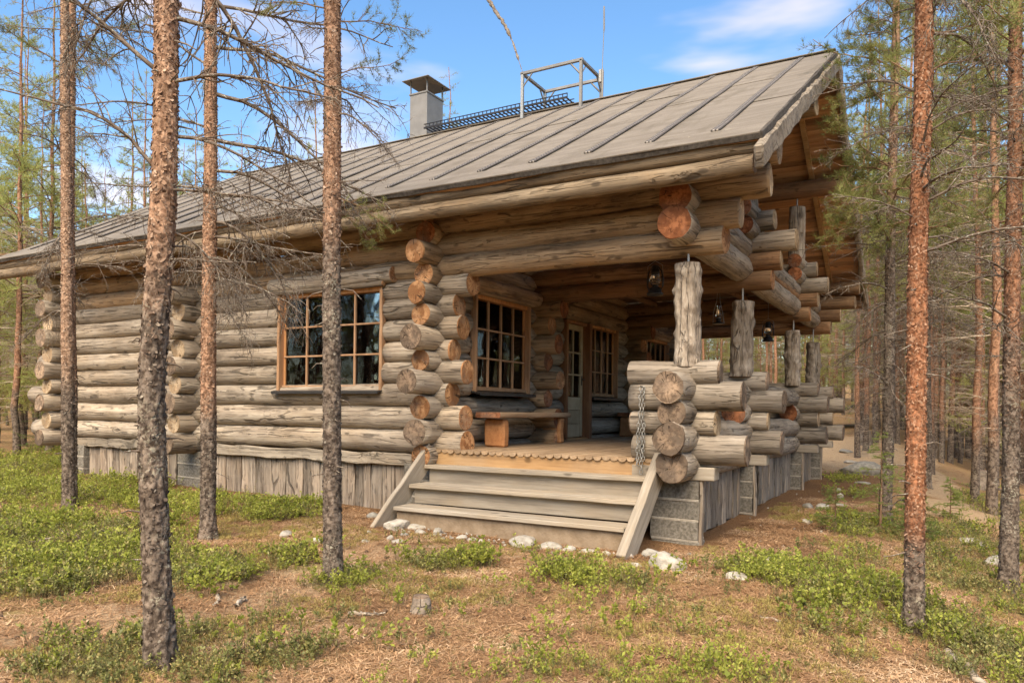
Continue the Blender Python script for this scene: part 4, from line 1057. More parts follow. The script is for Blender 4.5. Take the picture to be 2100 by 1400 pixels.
for k in range(4):
    polys, tips, mn = branch_polys(200 + k, 1.0, (.1, .4, -.1, .25)[k], 15, 4, .011, True, .5)
    V, F = tubes(polys, 4); lr = np.random.default_rng(k)
    V2, F2 = tufts(tips, lr, .042, 11, .055, .0032, (.9, .6, .95, .75)[k])
    VV = np.concatenate([V, V2]); FF = np.concatenate([F, F2 + len(V)])
    o = mesh_obj('live_branch', VV, FF, ['livewood', 'needle'], None, [0] * len(F) + [1] * len(F2), coll=hid); LIVE.append(o.data)
    if k == 1:
        mi = [0] * len(F) + [1] * len(F2)

def put_branch(par, me, name, pos, az, el, s, roll=0.):
    o = bpy.data.objects.new(name, me); C.objects.link(o); o.parent = par
    o.matrix_basis = Matrix.Translation(pos) @ Matrix.Rotation(az, 4, 'Z') @ Matrix.Rotation(-el, 4, 'Y') @ Matrix.Rotation(roll, 4, 'X') @ Matrix.Scale(s, 4)
    return o
VIEW_R = radians(29.8)             # world azimuth of "right across the picture"
def near_pine(base, path, seed, label, top, orange, dead, live, fine=4., amp=1., seg=44, group=None, red=.4):
    bxp, byp = base; e = empty('pine_tree', None, (bxp, byp, gz(bxp, byp))); tag(e, label, 'pine', group or 'pines standing close around the cabin')
    b0 = np.array(path)[0]; rel = [(p[0] - b0[0], p[1] - b0[1], p[2] - b0[2], p[3]) for p in path]
    o, at, ra = bark_trunk(rel, seed, e, top, seg=seg, fine_to=fine, orange=orange, amp=amp, red=red)
    lr = random.Random(seed)
    for z, az, el, s, k in dead:
        a = az if az is not None else lr.uniform(0, 2 * pi)
        put_branch(e, DEAD[k % 6], 'dead_branch', at(z), a, el, s, lr.uniform(-.5, .5))
    for z, az, el, s, k in live:
        a = az if az is not None else lr.uniform(0, 2 * pi)
        put_branch(e, LIVE[k % 4], 'needle_branch', at(z), a, el, s, lr.uniform(-.5, .5))
    # stubs of snapped twigs
    polys = []
    for _ in range(int(fine * 7)):
        z = lr.uniform(.5, fine); a = lr.uniform(0, 2 * pi); c = np.array(at(z)); r_ = ra(z); d = np.array([cos(a), sin(a), lr.uniform(-.4, .3)]); L = lr.uniform(.03, .16)
        polys.append((np.array([c + d * r_ * .8, c + d * (r_ + L * .6), c + d * (r_ + L) + np.array([0, 0, lr.uniform(-.4, .1) * L])]), [.006, .004, .0025]))
    V, F = tubes(polys, 4); mesh_obj('twig_stubs', V, F, 'twig', e)['kind'] = 'stuff'
    return e
def rnd_dead(n, z0, z1, seed, s0=.7, s1=1.3, az=None, spread=pi):
    lr = random.Random(seed)
    return [(lr.uniform(z0, z1), (None if az is None else az + lr.uniform(-spread, spread)), lr.uniform(-.35, .35), lr.uniform(s0, s1), lr.randint(0, 5)) for _ in range(n)]
def rnd_live(n, z0, z1, seed, s0=.8, s1=1.5, az=None, spread=pi):
    lr = random.Random(seed)
    return [(lr.uniform(z0, z1), (None if az is None else az + lr.uniform(-spread, spread)), lr.uniform(-.15, .45), lr.uniform(s0, s1), lr.randint(0, 3)) for _ in range(n)]
vr, vl = VIEW_R, VIEW_R + pi      # right and left across the picture
near_pine((-8.824, 5.041), [(-8.824, 5.041, .07, .071), (-8.843, 5.03, 1.5, .07), (-8.873, 5.013, 3.49, .06), (-8.924, 4.984, 6.04, .042)], 31,
          'slim double-stemmed pine in front of the far end of the log wall, slightly thicker stem', 11, (.9, 2.4), rnd_dead(14, 2.3, 6.3, 1, .6, 1.1), rnd_live(14, 5.6, 10.5, 2, .6, 1.1), 6.2, seg=32, red=.1)
near_pine((-9.30, 5.36), [(-9.30, 5.36, .08, .043), (-9.33, 5.37, 1.5, .043), (-9.37, 5.35, 3.6, .042), (-9.42, 5.34, 6.4, .042)], 32,
          'thin pine stem half hidden behind another, at the far end of the log wall', 10.5, (.9, 2.2), rnd_dead(10, 2.5, 6.3, 3, .5, 1.0), rnd_live(14, 5.4, 10, 4, .6, 1.1), 6.2, seg=28)
near_pine((-3.322, 2.338), [(-3.322, 2.338, 0., .074), (-3.339, 2.329, .66, .066), (-3.351, 2.322, 1.42, .061), (-3.332, 2.332, 2.25, .060), (-3.321, 2.339, 3.33, .054)], 33,
          'thick flaky-barked pine nearest the camera, dead branches arching to both sides', 9.5, (1.35, 2.5),
          [(2.42, vl - .1, .5, .95, 5), (2.9, vl + .3, .45, 1.1, 0), (2.75, vl + .2, -.1, .55, 2), (2.05, vl + .2, .1, .42, 2), (1.95, vl - .4, .15, .35, 5),
           (2.88, vr - .2, -.2, .9, 0), (2.62, vr + .15, -.25, .85, 2), (2.35, vr - .1, -.2, .8, 1), (2.15, vr + .5, -.1, .6, 3), (2.0, vr - .3, .1, .5, 4), (3.2, vr, -.2, 1.1, 4), (3.45, vr + .5, -.3, 1.2, 3), (3.4, vl - .3, -.25, 1., 1), (3.7, vl, -.3, 1., 3), (2.2, vl - .2, .15, .4, 4)],
          rnd_live(12, 5, 9, 5, .8, 1.3), 3.6, 1.15, seg=60, red=.3)
near_pine((-6.185, 4.893), [(-6.185, 4.893, .03, .075), (-6.212, 4.878, 1.49, .072), (-6.209, 4.88, 3.15, .063), (-6.218, 4.874, 5.29, .055)], 34,
          'reddish pine before the log wall with a tangle of drooping dead twigs', 11, (.85, 1.7),
          [(3.35, vr - .1, -.15, 1.5, 1), (3.1, vr + .1, -.2, 1.5, 3), (2.95, vr - .3, -.1, 1.35, 4), (2.75, vr + .3, -.1, 1.2, 3), (2.55, vr, -.15, 1.05, 1), (3.6, vr - .2, -.25, 1.6, 2), (3.9, vr + .2, -.35, 1.8, 0), (4.35, vr - .1, -.4, 1.9, 2), (4.8, vr, -.3, 1.9, 0), (5.2, vr + .2, -.25, 1.9, 1),
           (3.0, vl + .1, -.1, 1.0, 3), (2.6, vl - .3, .0, .9, 1), (3.4, vl + .3, .1, 1.1, 4), (4.0, vl, .1, 1.1, 2), (4.6, vl + .2, .2, 1.2, 5), (5.1, vl - .2, .1, 1., 0), (2.3, vr + .2, -.3, .8, 3), (2.85, vr + .7, -.2, 1.0, 1), (3.25, vr - .6, -.2, 1.1, 4), (2.7, vr - .8, -.2, .9, 3)],
          rnd_live(10, 6, 10.5, 6, .8, 1.3), 5.4, seg=40)
near_pine((-4.048, 4.32), [(-4.048, 4.32, 0., .073), (-4.066, 4.309, 1.47, .071), (-4.073, 4.305, 2.82, .068), (-4.086, 4.297, 4.46, .061)], 35,
          'straight pine standing in front of the wide window left of the steps', 10.5, (2.0, 3.4),
          rnd_dead(12, 2.6, 4.6, 7, .35, .8) + [(3.0, vr, -.3, .45, 2), (2.85, vr + .4, -.2, .4, 5), (2.5, vl, -.1, .35, 0)],
          [(2.98, vr - .1, -.25, .55, 1), (2.9, vr + .5, -.45, .5, 1), (3.9, vr + .1, .1, .6, 3), (4.3, vr, .2, .7, 1), (4.4, vl, .3, .6, 1)] + rnd_live(14, 4.7, 10, 8, .8, 1.3), 4.7, seg=44)
near_pine((-.155, 5.639), [(-.155, 5.639, -.08, .063), (-.154, 5.639, 1.18, .06), (-.146, 5.644, 2.63, .057), (-.144, 5.645, 4.08, .052)], 36,
          'bright orange-barked pine standing right of the porch', 10.5, (.25, 1.0), rnd_dead(26, 2.5, 4.6, 9, .4, 1.05), rnd_live(12, 3.6, 5.2, 10, .5, 1.0) + rnd_live(12, 5, 10, 12, .7, 1.3), 4.4, 1.1, seg=48, red=1.)
near_pine((.51, 7.828), [(.51, 7.828, -.16, .075), (.503, 7.825, 1.56, .067), (.512, 7.83, 3.26, .058), (.52, 7.835, 4.95, .048)], 37,
          'brown pine at the right edge of the picture', 11, (1.0, 3.2), rnd_dead(26, 1.9, 5.2, 13, .5, 1.2), rnd_live(26, 3.5, 7, 14, .6, 1.3) + rnd_live(10, 7, 10, 15, .7, 1.2), 5.1, seg=40, red=.8)
near_pine((-.613, 10.481), [(-.613, 10.481, -.02, .078), (-.593, 10.493, 1.63, .068), (-.575, 10.503, 4.07, .052), (-.558, 10.513, 6.5, .043)], 38,
          'dark-barked pine beside the porch gable, needle branches reaching the roof', 12, (2.2, 5.5), rnd_dead(30, 1.7, 4.6, 16, .5, 1.2),
          rnd_live(26, 3.3, 6.8, 17, .6, 1.25, vl, 1.2) + rnd_live(26, 3.6, 7.5, 18, .6, 1.3) + rnd_live(14, 7, 11.5, 19, .7, 1.2), 5., seg=36)
near_pine((-.42, 12.4), [(-.42, 12.4, 0, .052), (-.42, 12.41, 2, .046), (-.40, 12.43, 5, .038)], 39,
          'thin dark pine just behind the bright orange-barked one', 10.5, (2.5, 5), rnd_dead(26, 1.5, 5, 20, .5, 1.2), rnd_live(40, 3.6, 9.5, 21, .6, 1.2), 4.5, seg=28)
near_pine((-.24, 16.6), [(-.24, 16.6, 0, .08), (-.27, 16.58, 1.8, .066), (-.33, 16.55, 6, .055)], 40,
          'pine with grey lower bark on the bank beyond the porch', 12, (2, 5), rnd_dead(30, 1.8, 6, 22, .6, 1.3), rnd_live(44, 4.3, 11, 23, .7, 1.4), 4, seg=30)
near_pine((1.0, 19.6), [(1.0, 19.6, 0, .085), (.985, 19.6, 4.2, .07), (.98, 19.6, 7, .055)], 41,
          'tall orange pine among the trees toward the right edge, bent pale twigs', 13, (1.2, 3), rnd_dead(26, 1.2, 6, 24, .8, 1.6), rnd_live(44, 4.6, 12, 25, .8, 1.6), 5, seg=28)

# ---- forest pines (copies of a few kinds)
def joined_branches(seed, n, z0, z1, L0, L1, src, curve_pow=1.):
    lr = random.Random(seed); VV = []; FF = []; MI = []; base = 0
    for k in range(n):
        t = (k + lr.random()) / n; z = z0 + (z1 - z0) * t
        L = (L0 + (L1 - L0) * t ** curve_pow) * lr.uniform(.75, 1.2)
        V, F, mi = lr.choice(src)
        m = np.array(Matrix.Translation((0, 0, z)) @ Matrix.Rotation(lr.uniform(0, 2 * pi), 4, 'Z') @ Matrix.Rotation(-lr.uniform(-.1, .5), 4, 'Y') @ Matrix.Scale(L, 4))
        VV.append(V @ m[:3, :3].T + m[:3, 3]); FF.append(F + base); MI.append(mi); base += len(V)
    return np.concatenate(VV), np.concatenate(FF), np.concatenate(MI)
lod_live = []; lod_dead = []
for k in range(4):
    polys, tips, mn = branch_polys(300 + k, 1., .15, 9, 3, .012, True, .5); V, F = tubes(polys, 3)
    V2, F2 = tufts(tips, np.random.default_rng(k + 50), .065, 7, .075, .0065, .95)
    lod_live.append((np.concatenate([V, V2]), np.concatenate([F, F2 + len(V)]), np.array([0] * len(F) + [1] * len(F2))))
    polys, tips, mn = branch_polys(320 + k, 1., .5, 9, 4, .012); V, F = tubes(polys, 3); lod_dead.append((V, F, np.zeros(len(F), int)))
KINDS = []
for k, (H_, cb, r0) in enumerate(((11.5, 4.0, .075), (12.5, 4.8, .085), (10.0, 2.9, .068), (13.0, 4.4, .088), (6.2, .7, .05))):
    zs = np.linspace(-.3, H_, 26); th = np.linspace(0, 2 * pi, 9, endpoint=False)
    lr = np.random.default_rng(k); ox = np.cumsum(lr.normal(0, .018, 26)); oy = np.cumsum(lr.normal(0, .018, 26)); ox -= ox[1]; oy -= oy[1]
    rad = r0 * (1 - .88 * np.clip(zs / H_, 0, 1)) * (1 + .25 * np.exp(-np.clip(zs, 0, 9) / .15))
    V = np.stack([ox[:, None] + rad[:, None] * np.cos(th), oy[:, None] + rad[:, None] * np.sin(th), np.repeat(zs[:, None], 9, 1)], -1).reshape(-1, 3)
    i, j = np.meshgrid(np.arange(25), np.arange(9), indexing='ij'); a = i * 9 + j; b_ = i * 9 + (j + 1) % 9
    org = np.clip((np.repeat(zs, 9) - .2) / 2., 0, 1)
    tr = mesh_obj('trunk', V, np.stack([a, b_, b_ + 9, a + 9], -1).reshape(-1, 4), 'bark', None, smooth=True, attrs=dict(orange=org, cell=np.full(len(V), .5), red=np.full(len(V), .6)), coll=hid)
    V, F, mi = joined_branches(k, 42, cb, H_ - .15, 1.45 if k < 4 else 1.1, .3, lod_live, 1.3)
    cr = mesh_obj('crown', V, F, ['livewood', 'needle_b'], None, mi, coll=hid)
    V2, F2, mi2 = joined_branches(k + 40, 48 if k < 4 else 10, .6, cb + 1.6, .5, 1.35, lod_dead)
    dd = mesh_obj('dead_branches', V2, F2, 'twig_b', None, coll=hid); dd['kind'] = 'stuff'
    KINDS.append((tr.data, cr.data, dd.data, H_))
# one-mesh versions for the far forest
far_c = bpy.data.collections.new('far_tree_kinds')
for k, (t_, c_, d_, H_) in enumerate(KINDS):
    vs = []; fs = []; mi = []; base = 0; att = []
    for q, me in enumerate((t_, c_, d_)):
        nv = len(me.vertices); v = np.empty(nv * 3, np.float32); me.vertices.foreach_get('co', v); f = np.empty(len(me.loops), np.int32); me.loops.foreach_get('vertex_index', f)
        m_ = np.empty(len(me.polygons), np.int32); me.polygons.foreach_get('material_index', m_)
        vs.append(v.reshape(-1, 3)); fs.append(f.reshape(-1, 4) + base); mi.append(m_ * (q == 1) + (0, 1, 3)[q]); base += nv
        at = np.clip((v.reshape(-1, 3)[:, 2] - .2) / 2., 0, 1); att.append(at)
    mesh_obj('far_pine_%d' % k, np.concatenate(vs), np.concatenate(fs), ['bark', 'livewood', 'needle_b', 'twig_b'], None, np.concatenate(mi), coll=far_c,
             attrs=dict(orange=np.concatenate(att), cell=np.full(base, .5), red=np.full(base, .6)))
def forest_pine(x, y, k, s, rz, label, group):
    t_, c_, d_, H_ = KINDS[k]
    e = empty('pine_tree', None, (x, y, gz(x, y))); e.rotation_euler = (0, 0, rz); e.scale = (s, s, s); tag(e, label, 'pine', group)
    for nm, me in (('trunk', t_), ('crown', c_), ('dead_branches', d_)):
        o = bpy.data.objects.new(nm, me); C.objects.link(o); o.parent = e
        if nm == 'dead_branches': o['kind'] = 'stuff'
    return e
def cam_xy(px, depth):
    """ground point seen in a given compass direction (px as tangent) at a depth"""
    u = (px - 1050) / 1543.; fwd = np.array([-sin(VIEW_R), cos(VIEW_R)]); rt = np.array([cos(VIEW_R), sin(VIEW_R)])
    return fwd * depth + rt * depth * u
FR = random.Random(77); placed = [(-8.8, 5.), (-.6, 10.5), (-.42, 12.4), (-.24, 16.6), (1., 19.6)]
def ok(x, y, d):
    if -15.6 < x < .2 and 5 < y < 19.5: return False
    for a, b in placed:
        if (a - x) ** 2 + (b - y) ** 2 < d * d: return False
    placed.append((x, y)); return True
ORD = ('leftmost', 'second from the left', 'third from the left', 'fourth from the left', 'fifth from the left', 'sixth from the left', 'seventh from the left', 'eighth from the left', 'ninth from the left', 'tenth from the left', 'eleventh from the left', 'twelfth from the left', 'thirteenth from the left', 'fourteenth from the left')
def fill(n, px0, px1, d0, d1, gap, label, group, kinds, power=1.):
    c = 0; tries = 0; made = []
    while c < n and tries < n * 60:
        tries += 1
        d = d0 + (d1 - d0) * FR.random() ** power; pxx = FR.uniform(px0, px1); p = cam_xy(pxx, d)
        if ok(p[0], p[1], gap): made.append((pxx, forest_pine(p[0], p[1], FR.choice(kinds), FR.uniform(.82, 1.18), FR.uniform(0, 6.28), label, group))); c += 1
    if n <= 14:
        for k, (q_, e) in enumerate(sorted(made, key=lambda t_: t_[0])): e['label'] = ORD[k] + ' of the ' + label
fill(14, -40, 330, 15.5, 20, 1.0, 'slim pines just past the far end of the cabin', 'pines just past the cabin end', (2, 2, 4, 4))
fill(80, -160, 420, 20, 42, .9, 'slender pine in the dense forest left of the cabin', 'forest pines left of the cabin', (0, 2, 2, 3, 4, 4))
fill(8, 1830, 2120, 11, 16, 1.3, 'slim pines nearest behind the orange pine', 'nearer forest pines right of the porch', (0, 1, 3))
fill(80, 1700, 2350, 17, 44, 1.0, 'slender pine in the dense forest right of the porch', 'forest pines right of the porch', (0, 1, 2, 3, 4))
fill(48, 1760, 2300, 19, 34, .75, 'slender pine in the dense forest right of the porch', 'forest pines right of the porch', (0, 1, 3))
fill(60, 1380, 1760, 36, 54, 1.0, 'slender pine trunk glimpsed in the forest behind the porch posts', 'forest pines behind the porch', (0, 1, 3, 4))
fill(9, 430, 1120, 30, 40, 2.2, 'pine tops showing over the roof ridge', 'pines behind the cabin', (1, 3))

def scatter(name, pts, rots, scl, idx, coll, label, cat_kind='stuff'):
    """one ground-cover object: copies of a few small meshes on a cloud of points"""
    me = bpy.data.meshes.new(name); me.vertices.add(len(pts)); me.vertices.foreach_set('co', np.asarray(pts, np.float32).ravel())
    for nm, ty, key, arr in (('rot', 'FLOAT_VECTOR', 'vector', rots), ('scl', 'FLOAT', 'value', scl), ('idx', 'INT', 'value', idx)):
        at = me.attributes.new(nm, ty, 'POINT'); at.data.foreach_set(key, np.asarray(arr, np.int32 if ty == 'INT' else np.float32).ravel())
    o = bpy.data.objects.new(name, me); C.objects.link(o)
    g = bpy.data.node_groups.new(name + '_nodes', 'GeometryNodeTree')
    g.interface.new_socket('Geometry', in_out='INPUT', socket_type='NodeSocketGeometry'); g.interface.new_socket('Geometry', in_out='OUTPUT', socket_type='NodeSocketGeometry')
    gi = g.nodes.new('NodeGroupInput'); go = g.nodes.new('NodeGroupOutput'); ip = g.nodes.new('GeometryNodeInstanceOnPoints'); ci = g.nodes.new('GeometryNodeCollectionInfo')
    ci.inputs['Collection'].default_value = coll; ci.inputs['Separate Children'].default_value = True; ci.inputs['Reset Children'].default_value = True
    def na(nm, ty):
        x = g.nodes.new('GeometryNodeInputNamedAttribute'); x.data_type = ty; x.inputs['Name'].default_value = nm; return x.outputs['Attribute']
    er = g.nodes.new('FunctionNodeEulerToRotation')
    g.links.new(gi.outputs[0], ip.inputs['Points']); g.links.new(ci.outputs[0], ip.inputs['Instance']); ip.inputs['Pick Instance'].default_value = True
    g.links.new(na('idx', 'INT'), ip.inputs['Instance Index']); g.links.new(na('rot', 'FLOAT_VECTOR'), er.inputs[0]); g.links.new(er.outputs[0], ip.inputs['Rotation'])
    g.links.new(na('scl', 'FLOAT'), ip.inputs['Scale']); g.links.new(ip.outputs[0], go.inputs[0])
    md = o.modifiers.new('scatter', 'NODES'); md.node_group = g
    tag(o, label, kind=cat_kind); return o
# far forest all round, one mass
pts = []; tries = 0
while len(pts) < 850 and tries < 30000:
    tries += 1
    a = FR.uniform(0, 2 * pi); d = 44 + 70 * FR.random() ** .8; x, y = d * cos(a), d * sin(a)
    front = (-x * sin(VIEW_R) + y * cos(VIEW_R))
    if front < 10: d = 20 + 50 * FR.random() ** .7; x, y = d * cos(a), d * sin(a)
    if y > 0 and abs(math.atan2(x * cos(VIEW_R) + y * sin(VIEW_R), max(.1, -x * sin(VIEW_R) + y * cos(VIEW_R)))) < .72 and d < 44: continue
    if all((p[0] - x) ** 2 + (p[1] - y) ** 2 > 1.6 for p in pts): pts.append((x, y, gz(x, y)))
kinds_ = [FR.choice((0, 1, 2, 3, 4, 4)) for _ in pts]
tries = 0; extra = 0
while extra < 440 and tries < 9000:      # younger, lower-crowned pines thicken the edge of the mass ahead
    tries += 1
    if extra < 200: p = cam_xy(FR.uniform(-150, 2300), FR.uniform(44, 66)); x, y = p
    else:
        p = cam_xy(FR.uniform(-2200, 4200), -FR.uniform(14, 36)); x, y = p  # unseen pines behind the camera, added so the window panes reflect forest
    if all((p_[0] - x) ** 2 + (p_[1] - y) ** 2 > 1.2 for p_ in pts): pts.append((x, y, gz(x, y))); kinds_.append(4 if extra < 200 else FR.choice((2, 4))); extra += 1
n = len(pts)
scatter('distant_forest', pts, [(0, 0, FR.uniform(0, 6.28)) for _ in range(n)], [FR.uniform(.85, 1.2) * (1.25 if k == 4 else 1) for k in kinds_], kinds_, far_c, 'distant pine forest closing off the view all round')

# ---- ground cover kinds
def shrub_mesh(name, seed, nst, h0, h1, nl, ll, lw, mat, coll, spread=.09):
    lr = np.random.default_rng(seed); polys = []; LV = []
    for _ in range(nst):
        a = lr.uniform(0, 2 * pi); r_ = spread * math.sqrt(lr.random()); p = np.array([r_ * cos(a), r_ * sin(a), -.01]); h = lr.uniform(h0, h1)
        d = np.array([cos(a) * lr.uniform(0, .5), sin(a) * lr.uniform(0, .5), 1.]); d /= np.linalg.norm(d)
        c = curve(p, d, h, 5, lr, 0, .2); polys.append((c, np.linspace(.0016, .0008, 6)))
        for q in range(nl):
            t = lr.uniform(.3, 1.) ** .8 * 5; k = min(4, int(t)); pos = c[k] + (c[k + 1] - c[k]) * (t - k); LV.append((pos, rot_to((c[k + 1] - c[k]) / np.linalg.norm(c[k + 1] - c[k]), lr, lr.uniform(.5, 1.2))))
    V, F = tubes(polys, 3); n = len(LV); P = np.array([l[0] for l in LV]); D = np.array([l[1] for l in LV])
    l = ll * lr.uniform(.65, 1.2, n)[:, None]; s = np.cross(D, np.array([0, 0, 1.]) + .5 * lr.normal(size=(n, 3))); s /= np.linalg.norm(s, axis=1)[:, None] + 1e-9; w = lw * lr.uniform(.8, 1.1, n)[:, None]
    V2 = np.stack([P, P + D * l * .5 + s * w * .5, P + D * l, P + D * l * .5 - s * w * .5], 1).reshape(-1, 3)
    return mesh_obj(name, np.concatenate([V, V2]), np.concatenate([F, np.arange(n * 4).reshape(-1, 4) + len(V)]), ['stem', mat], None, [0] * len(F) + [1] * n, coll=coll)
shr = bpy.data.collections.new('shrub_kinds')
for k in range(4): shrub_mesh('a_bilberry_%d' % k, 400 + k, 7, .08, .17, 13, .024, .014, 'bilberry', shr)
for k in range(4): shrub_mesh('b_lingonberry_%d' % k, 420 + k, 8, .05, .12, 13, .021, .011, 'lingon', shr)
for k in range(3): shrub_mesh('c_heather_%d' % k, 430 + k, 16, .06, .16, 4, .014, .006, 'drytuft' if k else 'lingon', shr)
N_ = 75000
qx = rng.uniform(-19, 4.2, N_); qy = rng.uniform(.8, 20, N_)
qd, qb = patch_density(qx, qy)
infr = np.abs((qx * cos(VIEW_R) + qy * sin(VIEW_R)) / np.maximum(.3, -qx * sin(VIEW_R) + qy * cos(VIEW_R))) < .78
inside = (qx > -13.6) & (qx < -2.0) & (qy > 7.45) & (qy < 16.6)
stairs_ = (qx > -5.6) & (qx < -2.4) & (qy > 6.5) & (qy < 7.6)
dist = np.hypot(qx, qy)
pr = qd * np.clip(.9 - .0 * dist, .2, 1) * np.where(qx < -4.6, .95, .62)
keep = infr & ~inside & ~stairs_ & (rng.random(N_) < pr) & (seg_dist(qx, qy, PATH) > .22)
sx2, sy2, sb = qx[keep], qy[keep], qb[keep]
# extra density close to the camera
N2 = 16000; ex = rng.uniform(-7.5, 1.2, N2); ey = rng.uniform(1.6, 7.2, N2); ed, eb = patch_density(ex, ey)
k2 = (rng.random(N2) < ed * np.where(ex < -4.4, .85, .6)) & ~((ex > -5.6) & (ex < -2.4) & (ey > 6.4)) & (seg_dist(ex, ey, PATH) > .22)
# stray sprigs over the open litter
N3 = 330; tx = rng.uniform(-5, 1.2, N3); ty = rng.uniform(2.2, 6.6, N3); ktr = ~((tx > -5.6) & (tx < -2.3) & (ty > 6.3)) & (seg_dist(tx, ty, PATH) > .3)
ax_ = np.concatenate([sx2, ex[k2], tx[ktr]]); ay_ = np.concatenate([sy2, ey[k2], ty[ktr]]); ab = np.concatenate([sb, eb[k2], np.full(ktr.sum(), .5)])
az_ = ground_h(ax_, ay_) + .01; n = len(ax_)
nb = fbm(np.stack([ax_ * 1.8, ay_ * 1.8, ax_ * 0], 1), 31, 2)
idx = np.where(rng.random(n) < np.clip(ab + .35 * nb, .03, .97), rng.integers(0, 4, n), rng.integers(4, 8, n))
idx = np.where(rng.random(n) < .2, rng.integers(8, 11, n), idx)
nsz = 1 + .45 * fbm(np.stack([ax_ * 3.2, ay_ * 3.2, ax_ * 0], 1), 41, 2)
scatter('bilberry_shrubs', np.stack([ax_, ay_, az_], 1), np.stack([rng.normal(0, .12, n), rng.normal(0, .12, n), rng.uniform(0, 6.28, n)], 1), rng.uniform(.55, 1.3, n) * nsz, idx, shr, 'low green bilberry and lingonberry shrubs covering the forest floor')
print('shrubs', n)
# dry moss and grass tufts
mos = bpy.data.collections.new('tuft_kinds')
for k in range(3): shrub_mesh('tuft_%d' % k, 440 + k, 16, .015, .05, 7, .03, .004, 'drytuft', mos, .07)
N4 = 9000; mx_ = rng.uniform(-8, 2, N4); my_ = rng.uniform(1.5, 12, N4)
mn_ = fbm(np.stack([mx_ * 1.3, my_ * 1.3, mx_ * 0], 1), 77, 3)
kk = (mn_ > .05) & ~((mx_ > -13.6) & (mx_ < -2.0) & (my_ > 6.4)) & (seg_dist(mx_, my_, PATH) > .35)
n = int(kk.sum()); mx_, my_ = mx_[kk], my_[kk]
scatter('moss_tufts', np.stack([mx_, my_, ground_h(mx_, my_)], 1), np.stack([rng.normal(0, .1, n), rng.normal(0, .1, n), rng.uniform(0, 6.28, n)], 1), rng.uniform(.6, 1.3, n), rng.integers(0, 3, n), mos, 'dry yellowish moss and grass tufts between the shrubs')
# fallen needles, twiglets and chips
lit = bpy.data.collections.new('litter_kinds')
TL = .34
for k in range(4):
    lr = np.random.default_rng(460 + k); n = 1150
    p = np.stack([lr.uniform(-TL * .62, TL * .62, n), lr.uniform(-TL * .62, TL * .62, n), lr.uniform(-.006, .016, n)], 1); a = lr.uniform(0, 2 * pi, n); d = np.stack([np.cos(a), np.sin(a), lr.normal(0, .25, n)], 1)
    L = lr.uniform(.018, .05, n)[:, None]; w_ = np.full(n, .0016); w_[lr.random(n) < .04] = .006; s = np.stack([-np.sin(a), np.cos(a), 0 * a], 1) * w_[:, None]
    tw = lr.random(n) < .006; L[tw] = lr.uniform(.07, .2, (tw.sum(), 1)); s[tw] = s[tw] / w_[tw][:, None] * .0028; d[tw, 2] *= .2
    V = np.stack([p - s, p + s, p + d * L + s * .6, p + d * L - s * .6], 1).reshape(-1, 3)
    mesh_obj('needles_%d' % k, V, np.arange(n * 4).reshape(-1, 4), 'litter', None, coll=lit)
tx_, ty_ = np.meshgrid(np.arange(-13, 3.4, TL), np.arange(1.4, 12.6, TL), indexing='ij'); tx_ = tx_.ravel() + rng.normal(0, .05, tx_.size); ty_ = ty_.ravel() + rng.normal(0, .05, ty_.size)
dpt = -tx_ * sin(VIEW_R) + ty_ * cos(VIEW_R); lat = (tx_ * cos(VIEW_R) + ty_ * sin(VIEW_R)) / np.maximum(dpt, .3)
kk = (dpt > 2.2) & (dpt < 12) & (np.abs(lat) < .78) & ~((tx_ > -13.6) & (tx_ < -1.9) & (ty_ > 7.35)) & ~((tx_ > -5.6) & (tx_ < -2.3) & (ty_ > 6.6))
lx, ly = tx_[kk], ty_[kk]; n = len(lx); e_ = .12
gxs = (ground_h(lx + e_, ly) - ground_h(lx - e_, ly)) / (2 * e_); gys = (ground_h(lx, ly + e_) - ground_h(lx, ly - e_)) / (2 * e_)
rots_ = [(Vector((-a_x, -a_y, 1)).normalized().to_track_quat('Z', 'Y').to_matrix() @ Matrix.Rotation(FR.choice((0, 1, 2, 3)) * pi / 2 + FR.uniform(-.2, .2), 3, 'Z')).to_euler() for a_x, a_y in zip(gxs, gys)]
scatter('needle_litter', np.stack([lx, ly, ground_h(lx, ly) + .003], 1), [tuple(r_) for r_ in rots_], np.ones(n), rng.integers(0, 4, n), lit, 'rusty fallen pine needles and bark chips strewn over the ground')

# ================================================================ stones, sticks, stumps, saplings
def rock(x, y, w, label, seed, mat='rock', flat=.55, sink=.5, group='pale stones around the cabin'):
    import bmesh
    bm = bmesh.new(); bmesh.ops.create_icosphere(bm, subdivisions=4 if w > .2 else 3, radius=1.)
    P = np.array([v.co[:] for v in bm.verts])
    d = 1 + .28 * fbm(P * .9 + seed * 7.7, seed, 2) + .10 * fbm(P * 2.6 + seed, seed + 3, 3)
    lr = random.Random(seed); P = P * d[:, None]
    for _ in range(5):
        nrm = Vector((lr.gauss(0, 1), lr.gauss(0, 1), lr.gauss(.3, 1))).normalized(); nn = np.array(nrm); off = lr.uniform(.72, .95); over = np.maximum(0, P @ nn - off); P = P - over[:, None] * nn * .85
    P = P * np.array([w / 2, w / 2 * lr.uniform(.6, .85), w / 2 * flat])
    for v, p in zip(bm.verts, P): v.co = p
    me = bpy.data.meshes.new('stone'); bm.to_mesh(me); bm.free(); me.materials.append(M[mat])
    me.polygons.foreach_set('use_smooth', np.ones(len(me.polygons), bool))
    o = bpy.data.objects.new('stone', me); C.objects.link(o); o.location = (x, y, gz(x, y) + w / 2 * flat * (1 - sink * 1.2)); o.rotation_euler = (lr.uniform(-.15, .15), lr.uniform(-.15, .15), lr.uniform(0, 6.28))
    tag(o, label, 'stone', group); return o
